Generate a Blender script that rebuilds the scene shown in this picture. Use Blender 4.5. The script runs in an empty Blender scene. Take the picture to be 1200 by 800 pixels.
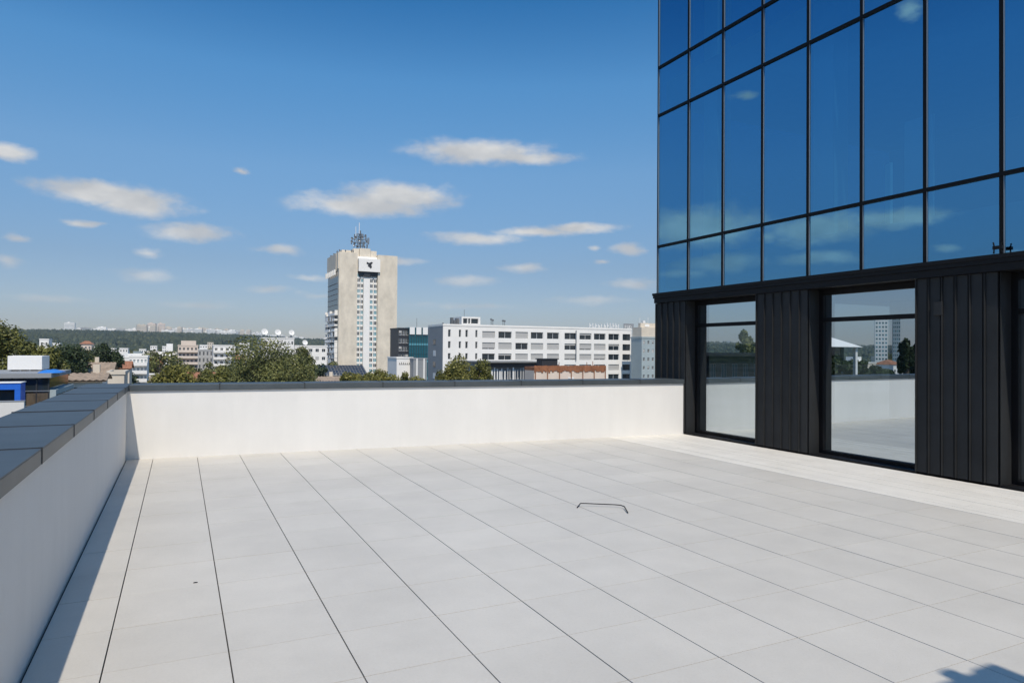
import bpy, math, random
import numpy as np
from mathutils import Vector, Matrix

S = bpy.context.scene
COL = S.collection
R = math.radians
rng = random.Random(7)
nrng = np.random.default_rng(11)

# ------------------------------------------------------------------ camera
FPX, CY, YAW, PITCH, ROLL, EYE = 798.6, 401.0, .4537, .0117, .0075, 1.66
GROUND = -18.4


def ray(u, v):
    """direction through a point of the 1200x800 photograph"""
    a, b = (u - 600) / FPX, (CY - v) / FPX
    cr, sr = math.cos(ROLL), math.sin(ROLL)
    a, b = a * cr - b * sr, a * sr + b * cr
    cp, sp = math.cos(PITCH), math.sin(PITCH)
    yc, zc = b * cp + sp, -b * sp + cp
    c, s = math.cos(YAW), math.sin(YAW)
    return Vector((a * c + zc * s, -a * s + zc * c, yc))


cam_d = bpy.data.cameras.new('camera')
cam = bpy.data.objects.new('camera', cam_d)
COL.objects.link(cam)
ax = ray(600, CY).normalized()
rt = (ray(601, CY) - ray(600, CY)).normalized()
up = rt.cross(ax)
cam.matrix_world = Matrix(((rt.x, up.x, -ax.x, 0), (rt.y, up.y, -ax.y, 0), (rt.z, up.z, -ax.z, EYE), (0, 0, 0, 1)))
cam_d.sensor_width = 36
cam_d.lens = FPX / 1200 * 36
cam_d.shift_y = .0012
cam_d.clip_start = .05
cam_d.clip_end = 20000
S.camera = cam

# ------------------------------------------------------------------ sun, sky, exposure
SUN = Vector((.136, .72, -1.0))          # the way the light travels
SUN_EL = math.asin(1.0 / SUN.length)
sd = bpy.data.lights.new('sun', 'SUN')
sd.energy = 3.6
sd.angle = R(.53)
sd.color = (1.0, .915, .785)
so = bpy.data.objects.new('sun', sd)
so.rotation_euler = SUN.to_track_quat('-Z', 'Y').to_euler()
so.location = (-8, -40, 45)
COL.objects.link(so)

S.view_settings.view_transform = 'Standard'
S.view_settings.look = 'None'
S.view_settings.exposure = 0.06
S.view_settings.gamma = 1.0
S.view_settings.use_curve_mapping = False
cy = S.cycles
cy.use_denoising = True
cy.max_bounces = 9
cy.diffuse_bounces = 4
cy.glossy_bounces = 4
cy.transparent_max_bounces = 12
cy.volume_bounces = 0
cy.caustics_reflective = True
cy.blur_glossy = .6
cy.sample_clamp_indirect = 8

W = bpy.data.worlds.new('World')
S.world = W
W.use_nodes = True
nt = W.node_tree
nt.nodes.clear()
N, L = nt.nodes, nt.links
SKY_STRENGTH = .10


def wmath(op, a, b=None, c=None, clamp=False):
    n = N.new('ShaderNodeMath')
    n.operation = op
    n.use_clamp = clamp
    for i, x in enumerate((a, b, c)):
        if x is None:
            continue
        if isinstance(x, (int, float)):
            n.inputs[i].default_value = x
        else:
            L.new(x, n.inputs[i])
    return n.outputs[0]


sky = N.new('ShaderNodeTexSky')
sky.sky_type = 'NISHITA'
sky.sun_disc = False
sky.sun_elevation = SUN_EL
sky.sun_rotation = math.atan2(-SUN.x, -SUN.y) % (2 * math.pi)
sky.altitude = 60
sky.air_density = 1.0
sky.dust_density = .2
sky.ozone_density = 2.2
tc = N.new('ShaderNodeTexCoord')
sep = N.new('ShaderNodeSeparateXYZ')
L.new(tc.outputs['Generated'], sep.inputs[0])
az = wmath('ARCTAN2', sep.outputs[0], sep.outputs[1])
el = wmath('ARCSINE', sep.outputs[2])
comb = N.new('ShaderNodeCombineXYZ')
L.new(az, comb.inputs[0])
L.new(el, comb.inputs[1])
pos = comb.outputs[0]


def wnoise(scale, stretch, detail, rough=.55, seed=0.0):
    m = N.new('ShaderNodeMapping')
    m.inputs['Scale'].default_value = stretch
    m.inputs['Location'].default_value = (seed, seed * .7, seed)
    L.new(pos, m.inputs[0])
    n = N.new('ShaderNodeTexNoise')
    n.inputs['Scale'].default_value = scale
    n.inputs['Detail'].default_value = detail
    n.inputs['Roughness'].default_value = rough
    L.new(m.outputs[0], n.inputs['Vector'])
    return n


# slow warp so that no cloud keeps an elliptical outline
nw = wnoise(14, (1, 2.2, 1), 4, .6, 3.1)
sub = N.new('ShaderNodeVectorMath')
sub.operation = 'SUBTRACT'
L.new(nw.outputs['Color'], sub.inputs[0])
sub.inputs[1].default_value = (.5, .5, .5)
scl = N.new('ShaderNodeVectorMath')
scl.operation = 'MULTIPLY'
L.new(sub.outputs[0], scl.inputs[0])
scl.inputs[1].default_value = (.05, .016, 0)
addw = N.new('ShaderNodeVectorMath')
L.new(pos, addw.inputs[0])
L.new(scl.outputs[0], addw.inputs[1])
wpos = addw.outputs[0]
# clouds of this sky: centre and half extent on the photograph, density; the last ones stand to the left and show in the glass
CLOUDS = [
    (112, 226, 72, 13, 1), (160, 236, 58, 15, 1), (425, 240, 80, 13, 1), (465, 231, 62, 17, 1), (560, 178, 74, 15, 1), (600, 184, 66, 9, .9),
    (222, 272, 56, 10, .85), (12, 178, 30, 11, .9), (560, 279, 62, 9, .7), (630, 271, 60, 7, .75), (680, 267, 50, 7, .8),
    (737, 291, 22, 8, .75), (700, 292, 14, 5, .5), (706, 306, 14, 4, .45), (328, 292, 40, 7, .7), (168, 322, 52, 11, .55),
    (180, 295, 24, 8, .5), (283, 199, 13, 5, .6), (100, 261, 30, 5, .55), (18, 277, 26, 7, .5), (8, 305, 30, 13, .45),
    (312, 339, 38, 7, .55), (365, 326, 34, 6, .45), (372, 346, 42, 6, .4), (545, 330, 50, 9, .5), (612, 315, 38, 8, .55),
    (745, 332, 46, 9, .55), (470, 306, 46, 6, .45), (230, 356, 70, 7, .4), (690, 352, 70, 8, .45), (545, 358, 90, 7, .4), (60, 350, 70, 7, .35),
]
CLOUDS_LEFT = [
    (818, 266, 78, 22, 1), (846, 308, 54, 12, .85), (965, 268, 64, 17, 1), (1050, 256, 66, 12, .95), (960, 303, 52, 10, .75), (1064, 14, 22, 16, .55),
    (1108, 292, 24, 6, .55), (905, 277, 24, 9, .6), (1140, 318, 46, 6, .45), (873, 112, 24, 9, .4), (1190, 300, 40, 8, .6), (800, 318, 60, 8, .4),
]
dmin = None
for k, (u, v, w, h, dens) in enumerate(CLOUDS + CLOUDS_LEFT):
    d = ray(u, v)
    a0 = math.atan2(d.x, d.y)
    e0 = math.asin(d.z / d.length)
    d1 = ray(u + w, v)
    wa = abs(math.atan2(d1.x, d1.y) - a0)
    d2 = ray(u, v - h)
    he = abs(math.asin(d2.z / d2.length) - e0) * 1.12
    wa *= 1.06
    if k >= len(CLOUDS):
        a0 = -a0
    s1 = N.new('ShaderNodeVectorMath')
    s1.operation = 'MULTIPLY_ADD'
    L.new(wpos, s1.inputs[0])
    s1.inputs[1].default_value = (1 / wa, 1 / he, 0)
    s1.inputs[2].default_value = (-a0 / wa, -e0 / he, 0)
    ln = N.new('ShaderNodeVectorMath')
    ln.operation = 'LENGTH'
    L.new(s1.outputs[0], ln.inputs[0])
    o = wmath('ADD', ln.outputs['Value'], (1 - dens) * .8)
    dmin = o if dmin is None else wmath('MINIMUM', dmin, o)
nd = wnoise(34, (1, 1.8, 1), 6, .6, 9.4)
dn = wmath('ADD', dmin, wmath('MULTIPLY', wmath('SUBTRACT', nd.outputs['Fac'], .5), .95))
mr = N.new('ShaderNodeMapRange')
mr.interpolation_type = 'SMOOTHSTEP'
L.new(dn, mr.inputs['Value'])
for nm, val in (('From Min', 1.27), ('From Max', .36), ('To Min', 0.0), ('To Max', .93)):
    mr.inputs[nm].default_value = val
# water clouds are a little greyer where they are thick
ns = wnoise(15, (1, 2.0, 1), 3, .5, 5.0)
cr_ = N.new('ShaderNodeValToRGB')
cr_.color_ramp.elements[0].position = .38
cr_.color_ramp.elements[0].color = (5.2, 5.3, 5.4, 1)
cr_.color_ramp.elements[1].position = .66
cr_.color_ramp.elements[1].color = (7.1, 7.05, 6.9, 1)
L.new(ns.outputs['Fac'], cr_.inputs[0])
hs = N.new('ShaderNodeHueSaturation')
hs.inputs['Saturation'].default_value = 1.25
hs.inputs['Value'].default_value = 1.0
L.new(sky.outputs[0], hs.inputs['Color'])
# dry late summer air: a deeper sky than the model's above the skyline, greyer low down; the unseen upper sky is raised as added fill light
er = N.new('ShaderNodeValToRGB')
for i, (ps, cl) in enumerate(((0, (.54, .56, .74)), (.03, (.60, .60, .76)), (.1, (.80, .75, .81)), (.21, (1.26, 1.2, 1.14)), (.31, (1.12, 1.38, 1.36)), (.40, (.50, 1.06, 1.22)), (.5, (.50, 1.0, 1.17)), (.66, (2.1, 1.9, 1.65)), (1.0, (2.7, 2.3, 1.9)))):
    e = er.color_ramp.elements[i] if i < 2 else er.color_ramp.elements.new(ps)
    e.position = ps
    e.color = (*cl, 1)
L.new(wmath('DIVIDE', el, 1.2, clamp=True), er.inputs[0])
mul = N.new('ShaderNodeMix')
mul.data_type = 'RGBA'
mul.blend_type = 'MULTIPLY'
mul.inputs[0].default_value = 1
L.new(hs.outputs[0], mul.inputs[6])
L.new(er.outputs[0], mul.inputs[7])
mixc = N.new('ShaderNodeMix')
mixc.data_type = 'RGBA'
fade = N.new('ShaderNodeMapRange')          # low clouds stand farther off in the haze
L.new(el, fade.inputs['Value'])
for nm, val in (('From Min', .05), ('From Max', .17), ('To Min', .42), ('To Max', 1.0)):
    fade.inputs[nm].default_value = val
L.new(wmath('MULTIPLY', mr.outputs[0], fade.outputs[0]), mixc.inputs[0])
L.new(mul.outputs[2], mixc.inputs[6])
L.new(cr_.outputs[0], mixc.inputs[7])
bg = N.new('ShaderNodeBackground')
bg.inputs['Strength'].default_value = SKY_STRENGTH
L.new(mixc.outputs[2], bg.inputs['Color'])
wo = N.new('ShaderNodeOutputWorld')
L.new(bg.outputs[0], wo.inputs['Surface'])

# ------------------------------------------------------------------ helpers


def X(u, Y, v=410):
    d = ray(u, v)
    return d.x * Y / d.y


def Z(u, v, Y):
    d = ray(u, v)
    return EYE + d.z * Y / d.y


def YX(u, x, v=410):
    d = ray(u, v)
    return d.y * x / d.x


def tag(o, label=None, cat=None, group=None, kind=None):
    if label:
        o['label'] = label
    if cat:
        o['category'] = cat
    if group:
        o['group'] = group
    if kind:
        o['kind'] = kind
    return o


def empty(name, loc=(0, 0, 0), label=None, cat=None, group=None, rz=0):
    o = bpy.data.objects.new(name, None)
    o.empty_display_size = .3
    o.location = loc
    o.rotation_euler = (0, 0, rz)
    COL.objects.link(o)
    return tag(o, label, cat, group)


class MB:
    def __init__(self):
        self.v, self.f, self.m = [], [], []

    def quad(self, *p, m=0):
        n = len(self.v)
        self.v += [tuple(q) for q in p]
        self.f.append(tuple(range(n, n + len(p))))
        self.m.append(m)

    def box(self, x0, x1, y0, y1, z0, z1, m=0, skip=''):
        n = len(self.v)
        self.v += [(x0, y0, z0), (x1, y0, z0), (x1, y1, z0), (x0, y1, z0), (x0, y0, z1), (x1, y0, z1), (x1, y1, z1), (x0, y1, z1)]
        F = {'d': (3, 2, 1, 0), 'u': (4, 5, 6, 7), 'f': (0, 1, 5, 4), 'r': (1, 2, 6, 5), 'b': (2, 3, 7, 6), 'l': (3, 0, 4, 7)}
        for k, q in F.items():
            if k not in skip:
                self.f.append(tuple(n + i for i in q))
                self.m.append(m)

    def prism(self, poly, z0, z1, m=0):
        """poly counter-clockwise seen from above"""
        n, k = len(self.v), len(poly)
        self.v += [(p[0], p[1], z0) for p in poly] + [(p[0], p[1], z1) for p in poly]
        self.f.append(tuple(n + i for i in reversed(range(k))))
        self.f.append(tuple(n + k + i for i in range(k)))
        self.m += [m, m]
        for i in range(k):
            j = (i + 1) % k
            self.f.append((n + i, n + j, n + k + j, n + k + i))
            self.m.append(m)

    def tube(self, path, rad, seg=8, m=0, cap=True):
        path = [Vector(p) for p in path]
        if isinstance(rad, (int, float)):
            rad = [rad] * len(path)
        n0 = len(self.v)
        for i, p in enumerate(path):
            t = (path[min(i + 1, len(path) - 1)] - path[max(i - 1, 0)]).normalized()
            a = t.orthogonal().normalized() if i == 0 else (a - t * a.dot(t)).normalized()
            b = t.cross(a)
            for k in range(seg):
                an = 2 * math.pi * k / seg
                self.v.append(tuple(p + (a * math.cos(an) + b * math.sin(an)) * rad[i]))
        for i in range(len(path) - 1):
            for k in range(seg):
                q = (k + 1) % seg
                self.f.append((n0 + i * seg + k, n0 + i * seg + q, n0 + (i + 1) * seg + q, n0 + (i + 1) * seg + k))
                self.m.append(m)
        if cap:
            self.f.append(tuple(n0 + k for k in reversed(range(seg))))
            self.f.append(tuple(n0 + (len(path) - 1) * seg + k for k in range(seg)))
            self.m += [m, m]

    def disc(self, c, nrm, r, depth, seg=16, m=0):
        """shallow dish facing nrm"""
        c, nrm = Vector(c), Vector(nrm).normalized()
        a = nrm.orthogonal().normalized()
        b = nrm.cross(a)
        n0 = len(self.v)
        rings = [(0, 0), (.5, .25), (1, 1)]
        self.v.append(tuple(c))
        for rr, dd in rings[1:]:
            for k in range(seg):
                an = 2 * math.pi * k / seg
                self.v.append(tuple(c + (a * math.cos(an) + b * math.sin(an)) * r * rr + nrm * depth * dd))
        for k in range(seg):
            q = (k + 1) % seg
            self.f.append((n0, n0 + 1 + k, n0 + 1 + q))
            self.f.append((n0 + 1 + k, n0 + 1 + seg + k, n0 + 1 + seg + q, n0 + 1 + q))
            self.m += [m, m]

    def build(self, name, mats, parent=None, loc=None, smooth=False, bevel=0):
        me = bpy.data.meshes.new(name)
        me.from_pydata(self.v, [], self.f)
        if not isinstance(mats, (list, tuple)):
            mats = [mats]
        for mt in mats:
            me.materials.append(mt)
        me.polygons.foreach_set('material_index', self.m)
        if smooth:
            me.polygons.foreach_set('use_smooth', [True] * len(self.f))
        me.update()
        o = bpy.data.objects.new(name, me)
        COL.objects.link(o)
        if parent:
            o.parent = parent
        if loc:
            o.location = loc
        if bevel:
            b = o.modifiers.new('bevel', 'BEVEL')
            b.width = bevel
            b.segments = 2
            b.limit_method = 'ANGLE'
        return o


def copy_tree(o, parent=None):
    c = o.copy()
    COL.objects.link(c)
    if parent:
        c.parent = parent
    for ch in list(o.children):
        copy_tree(ch, c)
    return c


# ------------------------------------------------------------------ materials


def mat(name, col, rough=.6, var=.0, scale=3.0, bump=0.0, bscale=60.0, metal=0.0, spec=.5, col2=None, island=0.0, stretch=(1, 1, 1)):
    m = bpy.data.materials.new(name)
    m.use_nodes = True
    t = m.node_tree
    p = t.nodes['Principled BSDF']
    p.inputs['Roughness'].default_value = rough
    p.inputs['Metallic'].default_value = metal
    p.inputs['Specular IOR Level'].default_value = spec
    p.inputs['Base Color'].default_value = (*col, 1)
    if var or col2:
        c = t.nodes.new('ShaderNodeTexCoord')
        mp = t.nodes.new('ShaderNodeMapping')
        mp.inputs['Scale'].default_value = stretch
        t.links.new(c.outputs['Object'], mp.inputs[0])
        n = t.nodes.new('ShaderNodeTexNoise')
        n.inputs['Scale'].default_value = scale
        n.inputs['Detail'].default_value = 6
        n.inputs['Roughness'].default_value = .65
        t.links.new(mp.outputs[0], n.inputs['Vector'])
        rp = t.nodes.new('ShaderNodeValToRGB')
        rp.color_ramp.elements[0].position = .3
        rp.color_ramp.elements[1].position = .7
        a = col2 if col2 else tuple(x * (1 - var) for x in col)
        b = col if col2 else tuple(min(x * (1 + var), .95) for x in col)
        rp.color_ramp.elements[0].color = (*a, 1)
        rp.color_ramp.elements[1].color = (*b, 1)
        t.links.new(n.outputs['Fac'], rp.inputs[0])
        out = rp.outputs[0]
        if island:
            g = t.nodes.new('ShaderNodeNewGeometry')
            mr = t.nodes.new('ShaderNodeMapRange')
            mr.inputs['To Min'].default_value = 1 - island
            mr.inputs['To Max'].default_value = 1 + island
            t.links.new(g.outputs['Random Per Island'], mr.inputs[0])
            mx = t.nodes.new('ShaderNodeVectorMath')
            mx.operation = 'SCALE'
            t.links.new(out, mx.inputs[0])
            t.links.new(mr.outputs[0], mx.inputs['Scale'])
            out = mx.outputs[0]
        t.links.new(out, p.inputs['Base Color'])
    if bump:
        c2 = t.nodes.new('ShaderNodeTexCoord')
        n2 = t.nodes.new('ShaderNodeTexNoise')
        n2.inputs['Scale'].default_value = bscale
        n2.inputs['Detail'].default_value = 4
        t.links.new(c2.outputs['Object'], n2.inputs['Vector'])
        b = t.nodes.new('ShaderNodeBump')
        b.inputs['Strength'].default_value = bump
        b.inputs['Distance'].default_value = .01
        t.links.new(n2.outputs['Fac'], b.inputs['Height'])
        t.links.new(b.outputs[0], p.inputs['Normal'])
    return m


def glass_mat(name, reflect, through, fac=1.0, rough=0.0, wav=0.0):
    """reflective architectural glazing: a mirror coat whose reflectance climbs at grazing angles, over tinted see-through glass"""
    m = bpy.data.materials.new(name)
    m.use_nodes = True
    t = m.node_tree
    t.nodes.clear()
    o = t.nodes.new('ShaderNodeOutputMaterial')
    tr = t.nodes.new('ShaderNodeBsdfTransparent')
    tr.inputs[0].default_value = (*through, 1)
    gl = t.nodes.new('ShaderNodeBsdfGlossy')
    gl.inputs['Roughness'].default_value = rough
    lw = t.nodes.new('ShaderNodeLayerWeight')
    lw.inputs['Blend'].default_value = .5
    pw = t.nodes.new('ShaderNodeMath')
    pw.operation = 'POWER'
    pw.inputs[1].default_value = 5
    t.links.new(lw.outputs['Facing'], pw.inputs[0])
    mx = t.nodes.new('ShaderNodeMix')
    mx.data_type = 'RGBA'
    mx.inputs[6].default_value = (*reflect, 1)
    mx.inputs[7].default_value = (.95, .95, .95, 1)
    t.links.new(pw.outputs[0], mx.inputs[0])
    t.links.new(mx.outputs[2], gl.inputs['Color'])
    if wav:
        c2 = t.nodes.new('ShaderNodeTexCoord')
        n2 = t.nodes.new('ShaderNodeTexNoise')
        n2.inputs['Scale'].default_value = .9
        n2.inputs['Detail'].default_value = 1
        t.links.new(c2.outputs['Object'], n2.inputs['Vector'])
        b = t.nodes.new('ShaderNodeBump')
        b.inputs['Strength'].default_value = wav
        b.inputs['Distance'].default_value = .01
        t.links.new(n2.outputs['Fac'], b.inputs['Height'])
        t.links.new(b.outputs[0], gl.inputs['Normal'])
    ad = t.nodes.new('ShaderNodeAddShader')
    t.links.new(tr.outputs[0], ad.inputs[0])
    t.links.new(gl.outputs[0], ad.inputs[1])
    t.links.new(ad.outputs[0], o.inputs['Surface'])
    return m


def leaf_mat(name, dark, light, scale=.35):
    m = bpy.data.materials.new(name)
    m.use_nodes = True
    t = m.node_tree
    p = t.nodes['Principled BSDF']
    p.inputs['Roughness'].default_value = .55
    p.inputs['Specular IOR Level'].default_value = .35
    g = t.nodes.new('ShaderNodeNewGeometry')
    c = t.nodes.new('ShaderNodeTexCoord')
    n = t.nodes.new('ShaderNodeTexNoise')
    n.inputs['Scale'].default_value = scale
    n.inputs['Detail'].default_value = 3
    t.links.new(c.outputs['Object'], n.inputs['Vector'])
    ad = t.nodes.new('ShaderNodeMath')
    ad.operation = 'MULTIPLY_ADD'
    ad.inputs[1].default_value = .6
    t.links.new(g.outputs['Random Per Island'], ad.inputs[0])
    sb = t.nodes.new('ShaderNodeMath')
    sb.operation = 'SUBTRACT'
    sb.inputs[1].default_value = .3
    t.links.new(n.outputs['Fac'], sb.inputs[0])
    t.links.new(sb.outputs[0], ad.inputs[2])
    rp = t.nodes.new('ShaderNodeValToRGB')
    rp.color_ramp.elements[0].position = .1
    rp.color_ramp.elements[0].color = (*dark, 1)
    rp.color_ramp.elements[1].position = .85
    rp.color_ramp.elements[1].color = (*light, 1)
    t.links.new(ad.outputs[0], rp.inputs[0])
    t.links.new(rp.outputs[0], p.inputs['Base Color'])
    tl = t.nodes.new('ShaderNodeBsdfTranslucent')
    t.links.new(rp.outputs[0], tl.inputs[0])
    mx = t.nodes.new('ShaderNodeMixShader')
    mx.inputs[0].default_value = .25
    t.links.new(p.outputs[0], mx.inputs[1])
    t.links.new(tl.outputs[0], mx.inputs[2])
    t.links.new(mx.outputs[0], t.nodes['Material Output'].inputs['Surface'])
    return m


M = {}
M['tile'] = mat('tile', (.58, .547, .492), .55, var=.05, scale=1.3, bump=.12, bscale=90, island=.026)
def weather(m, fine, marks):
    t = m.node_tree
    p = t.nodes['Principled BSDF']
    src = p.inputs['Base Color'].links[0].from_socket
    c = t.nodes.new('ShaderNodeTexCoord')
    for sc_, amt, lo_, hi_ in ((55, fine, .3, .7), (.55, marks, .42, .60)):
        n = t.nodes.new('ShaderNodeTexNoise')
        n.inputs['Scale'].default_value = sc_
        n.inputs['Detail'].default_value = 7
        n.inputs['Roughness'].default_value = .7
        t.links.new(c.outputs['Object'], n.inputs['Vector'])
        r_ = t.nodes.new('ShaderNodeMapRange')
        for nm, v_ in (('From Min', lo_), ('From Max', hi_), ('To Min', 1 - amt), ('To Max', 1 + amt * .4)):
            r_.inputs[nm].default_value = v_
        t.links.new(n.outputs['Fac'], r_.inputs['Value'])
        x_ = t.nodes.new('ShaderNodeVectorMath')
        x_.operation = 'SCALE'
        t.links.new(src, x_.inputs[0])
        t.links.new(r_.outputs[0], x_.inputs['Scale'])
        src = x_.outputs[0]
    t.links.new(src, p.inputs['Base Color'])


weather(M['tile'], .05, .045)
M['glare_strip'] = mat('glare_strip', (.70, .665, .60), .6, var=.06, scale=2.0, bump=.15, bscale=70, island=.03)  # tone lifted to paint the sun glare beside the facade
M['screed'] = mat('screed', (.03, .03, .03), .9, var=.2)
M['stucco'] = mat('stucco', (.735, .717, .685), .85, var=.028, scale=1.1, bump=.3, bscale=160, stretch=(3, 3, .45))
weather(M['stucco'], .015, .03)
M['coping'] = mat('coping', (.078, .092, .10), .48, var=.16, scale=2.5, metal=.35, bump=.05, bscale=8)
M['seam'] = mat('seam', (.02, .022, .025), .6)
M['clad'] = mat('clad', (.022, .023, .024), .5, var=.22, scale=1.5, spec=.25)
M['mullion'] = mat('mullion', (.005, .005, .006), .5, spec=.18)
M['blackmetal'] = mat('blackmetal', (.008, .008, .009), .5, spec=.2)
M['interior'] = mat('interior', (.55, .55, .54), .8, var=.05)
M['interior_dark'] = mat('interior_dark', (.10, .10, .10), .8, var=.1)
M['slab'] = mat('slab', (.30, .30, .30), .8, var=.1)
M['bluelass'] = glass_mat('curtain_glass', (.165, .38, .545), (.09, .20, .26), wav=.03)
M['winglass'] = glass_mat('window_glass', (.50, .56, .60), (.10, .125, .125), wav=.01)
M['stone'] = mat('stone', (.70, .62, .50), .85, var=.17, scale=.16, stretch=(1.6, 1, 1))
M['whitewall'] = mat('whitewall', (.86, .83, .78), .8, var=.05, scale=.2)
M['cream'] = mat('cream', (.66, .58, .47), .85, var=.08, scale=.3)
M['pinkwall'] = mat('pinkwall', (.72, .60, .50), .85, var=.08, scale=.3)
M['rust'] = mat('rust', (.30, .12, .055), .85, var=.35, scale=.7)
M['greywall'] = mat('greywall', (.28, .29, .30), .8, var=.07, scale=.3)
M['bluegrey'] = mat('bluegrey', (.36, .42, .43), .8, var=.06, scale=.3)
M['darkglass'] = mat('darkglass', (.02, .028, .034), .08, spec=.8)
M['tealglass'] = mat('tealglass', (.02, .11, .14), .1, spec=.8)
M['cyanglass'] = mat('cyanglass', (.10, .30, .36), .12, spec=.8)
M['blind'] = mat('blind', (.46, .45, .43), .7, var=.05)
M['frame'] = mat('frame', (.75, .75, .74), .5)
M['darkframe'] = mat('darkframe', (.03, .03, .033), .5)
M['clay'] = mat('clay', (.34, .15, .08), .85, var=.3, scale=.8)
M['oldclay'] = mat('oldclay', (.33, .25, .18), .9, var=.28, scale=.9)
M['flatroof'] = mat('flatroof', (.22, .22, .21), .9, var=.2, scale=.3)
M['bluepaint'] = mat('bluepaint', (.02, .14, .62), .45, var=.08)
M['tarp'] = mat('tarp', (.03, .20, .62), .45, var=.25, scale=2)
M['brownpanel'] = mat('brownpanel', (.10, .075, .05), .5, var=.4, scale=1.4, stretch=(2, 1, .6))
M['solar'] = mat('solar', (.02, .028, .045), .15, var=.3, scale=.6, spec=.7)
M['steel'] = mat('steel', (.35, .36, .37), .4, metal=.7)
M['antenna'] = mat('antenna', (.16, .165, .17), .5, metal=.3)
M['whitepaint'] = mat('whitepaint', (.84, .82, .78), .5)
M['bark'] = mat('bark', (.09, .07, .05), .9, var=.3, scale=4)
M['leaf_olive'] = leaf_mat('leaf_olive', (.028, .040, .010), (.27, .26, .065))
M['leaf_green'] = leaf_mat('leaf_green', (.026, .040, .014), (.27, .27, .085))
M['leaf_dark'] = leaf_mat('leaf_dark', (.016, .030, .014), (.075, .105, .04))
M['leaf_yellow'] = leaf_mat('leaf_yellow', (.055, .065, .013), (.32, .29, .07))

# ------------------------------------------------------------------ setting: ground and hills


def ground_mat():
    m = mat('ground', (.10, .11, .07), .95)
    t = m.node_tree
    p = t.nodes['Principled BSDF']
    c = t.nodes.new('ShaderNodeTexCoord')
    n = t.nodes.new('ShaderNodeTexNoise')
    n.inputs['Scale'].default_value = .018
    n.inputs['Detail'].default_value = 8
    t.links.new(c.outputs['Object'], n.inputs['Vector'])
    rp = t.nodes.new('ShaderNodeValToRGB')
    for i, (ps, cl) in enumerate(((.38, (.05, .07, .03)), (.5, (.13, .12, .10)), (.62, (.22, .21, .19)))):
        e = rp.color_ramp.elements[i] if i < 2 else rp.color_ramp.elements.new(ps)
        e.position = ps
        e.color = (*cl, 1)
    t.links.new(n.outputs['Fac'], rp.inputs[0])
    t.links.new(rp.outputs[0], p.inputs['Base Color'])
    return m


g = MB()
seg = 72
rad = [0, 60, 300, 900, 2500, 4100]
g.v.append((0, 0, GROUND))
for r_ in rad[1:]:
    for k in range(seg):
        a = 2 * math.pi * k / seg
        g.v.append((r_ * math.sin(a), r_ * math.cos(a), GROUND))
for k in range(seg):
    q = (k + 1) % seg
    g.f.append((0, 1 + q, 1 + k))
    for i in range(len(rad) - 2):
        g.f.append((1 + i * seg + k, 1 + i * seg + q, 1 + (i + 1) * seg + q, 1 + (i + 1) * seg + k))
g.m = [0] * len(g.f)
tag(g.build('ground', ground_mat()), kind='structure')


def vnoise(x, y, seed=0):
    """cheap smooth value noise"""
    def h(i, j):
        n = np.sin(i * 127.1 + j * 311.7 + seed * 74.7) * 43758.5453
        return n - np.floor(n)
    i, j = np.floor(x), np.floor(y)
    fx, fy = x - i, y - j
    fx, fy = fx * fx * (3 - 2 * fx), fy * fy * (3 - 2 * fy)
    return (h(i, j) * (1 - fx) + h(i + 1, j) * fx) * (1 - fy) + (h(i, j + 1) * (1 - fx) + h(i + 1, j + 1) * fx) * fy


def ridge_height(a):
    """height of the wooded ridge above the eye, by azimuth (degrees from +y)"""
    pts = [(-80, 22), (-62, 26), (-52, 34), (-42, 52), (-30, 60), (-14, 62), (-8, 64), (-3, 68), (2, 66), (6, 56), (9, 44), (13, 46), (16, 44), (25, 40), (40, 45), (60, 40), (90, 30)]
    return np.interp(a, [p[0] for p in pts], [p[1] - 13 for p in pts])


def hill_z(a, r):
    """terrain height at azimuth a (deg), distance r"""
    top = ridge_height(a) + EYE - GROUND
    t = np.clip((r - 1150) / (3000 - 1150), 0, 1)
    s = t * t * (3 - 2 * t)
    x, y = r * np.sin(np.radians(a)), r * np.cos(np.radians(a))
    z = top * (s * .97 + .03 * np.sin(np.clip(t, 0, 1) * math.pi)) - 3
    z = z + s * (1 - .6 * s) * ((vnoise(x / 420, y / 420, 1) - .5) * 30 + (vnoise(x / 160, y / 160, 2) - .5) * 10)
    return GROUND + z


na, nr = 520, 110
A = np.linspace(-82, 92, na)
RR = np.concatenate([np.linspace(1100, 3050, nr - 12), np.linspace(3100, 4000, 12)])
AA, RG = np.meshgrid(A, RR)
HZ = hill_z(AA, RG)
xx, yy = RG * np.sin(np.radians(AA)), RG * np.cos(np.radians(AA))
sl = np.clip((RG - 1150) / 400, 0, 1)
HZ = HZ + sl * (vnoise(xx / 34, yy / 34, 5) * 9 + vnoise(xx / 15, yy / 15, 6) * 6 - 6) * (RG < 3060)
me = bpy.data.meshes.new('hills')
vs = np.stack([xx, yy, HZ], -1).reshape(-1, 3)
idx = np.arange(na * nr).reshape(nr, na)
fs = np.stack([idx[:-1, :-1], idx[:-1, 1:], idx[1:, 1:], idx[1:, :-1]], -1).reshape(-1, 4)[:, ::-1]
me.from_pydata(vs.tolist(), [], fs.tolist())
me.polygons.foreach_set('use_smooth', [True] * len(fs))


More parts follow.
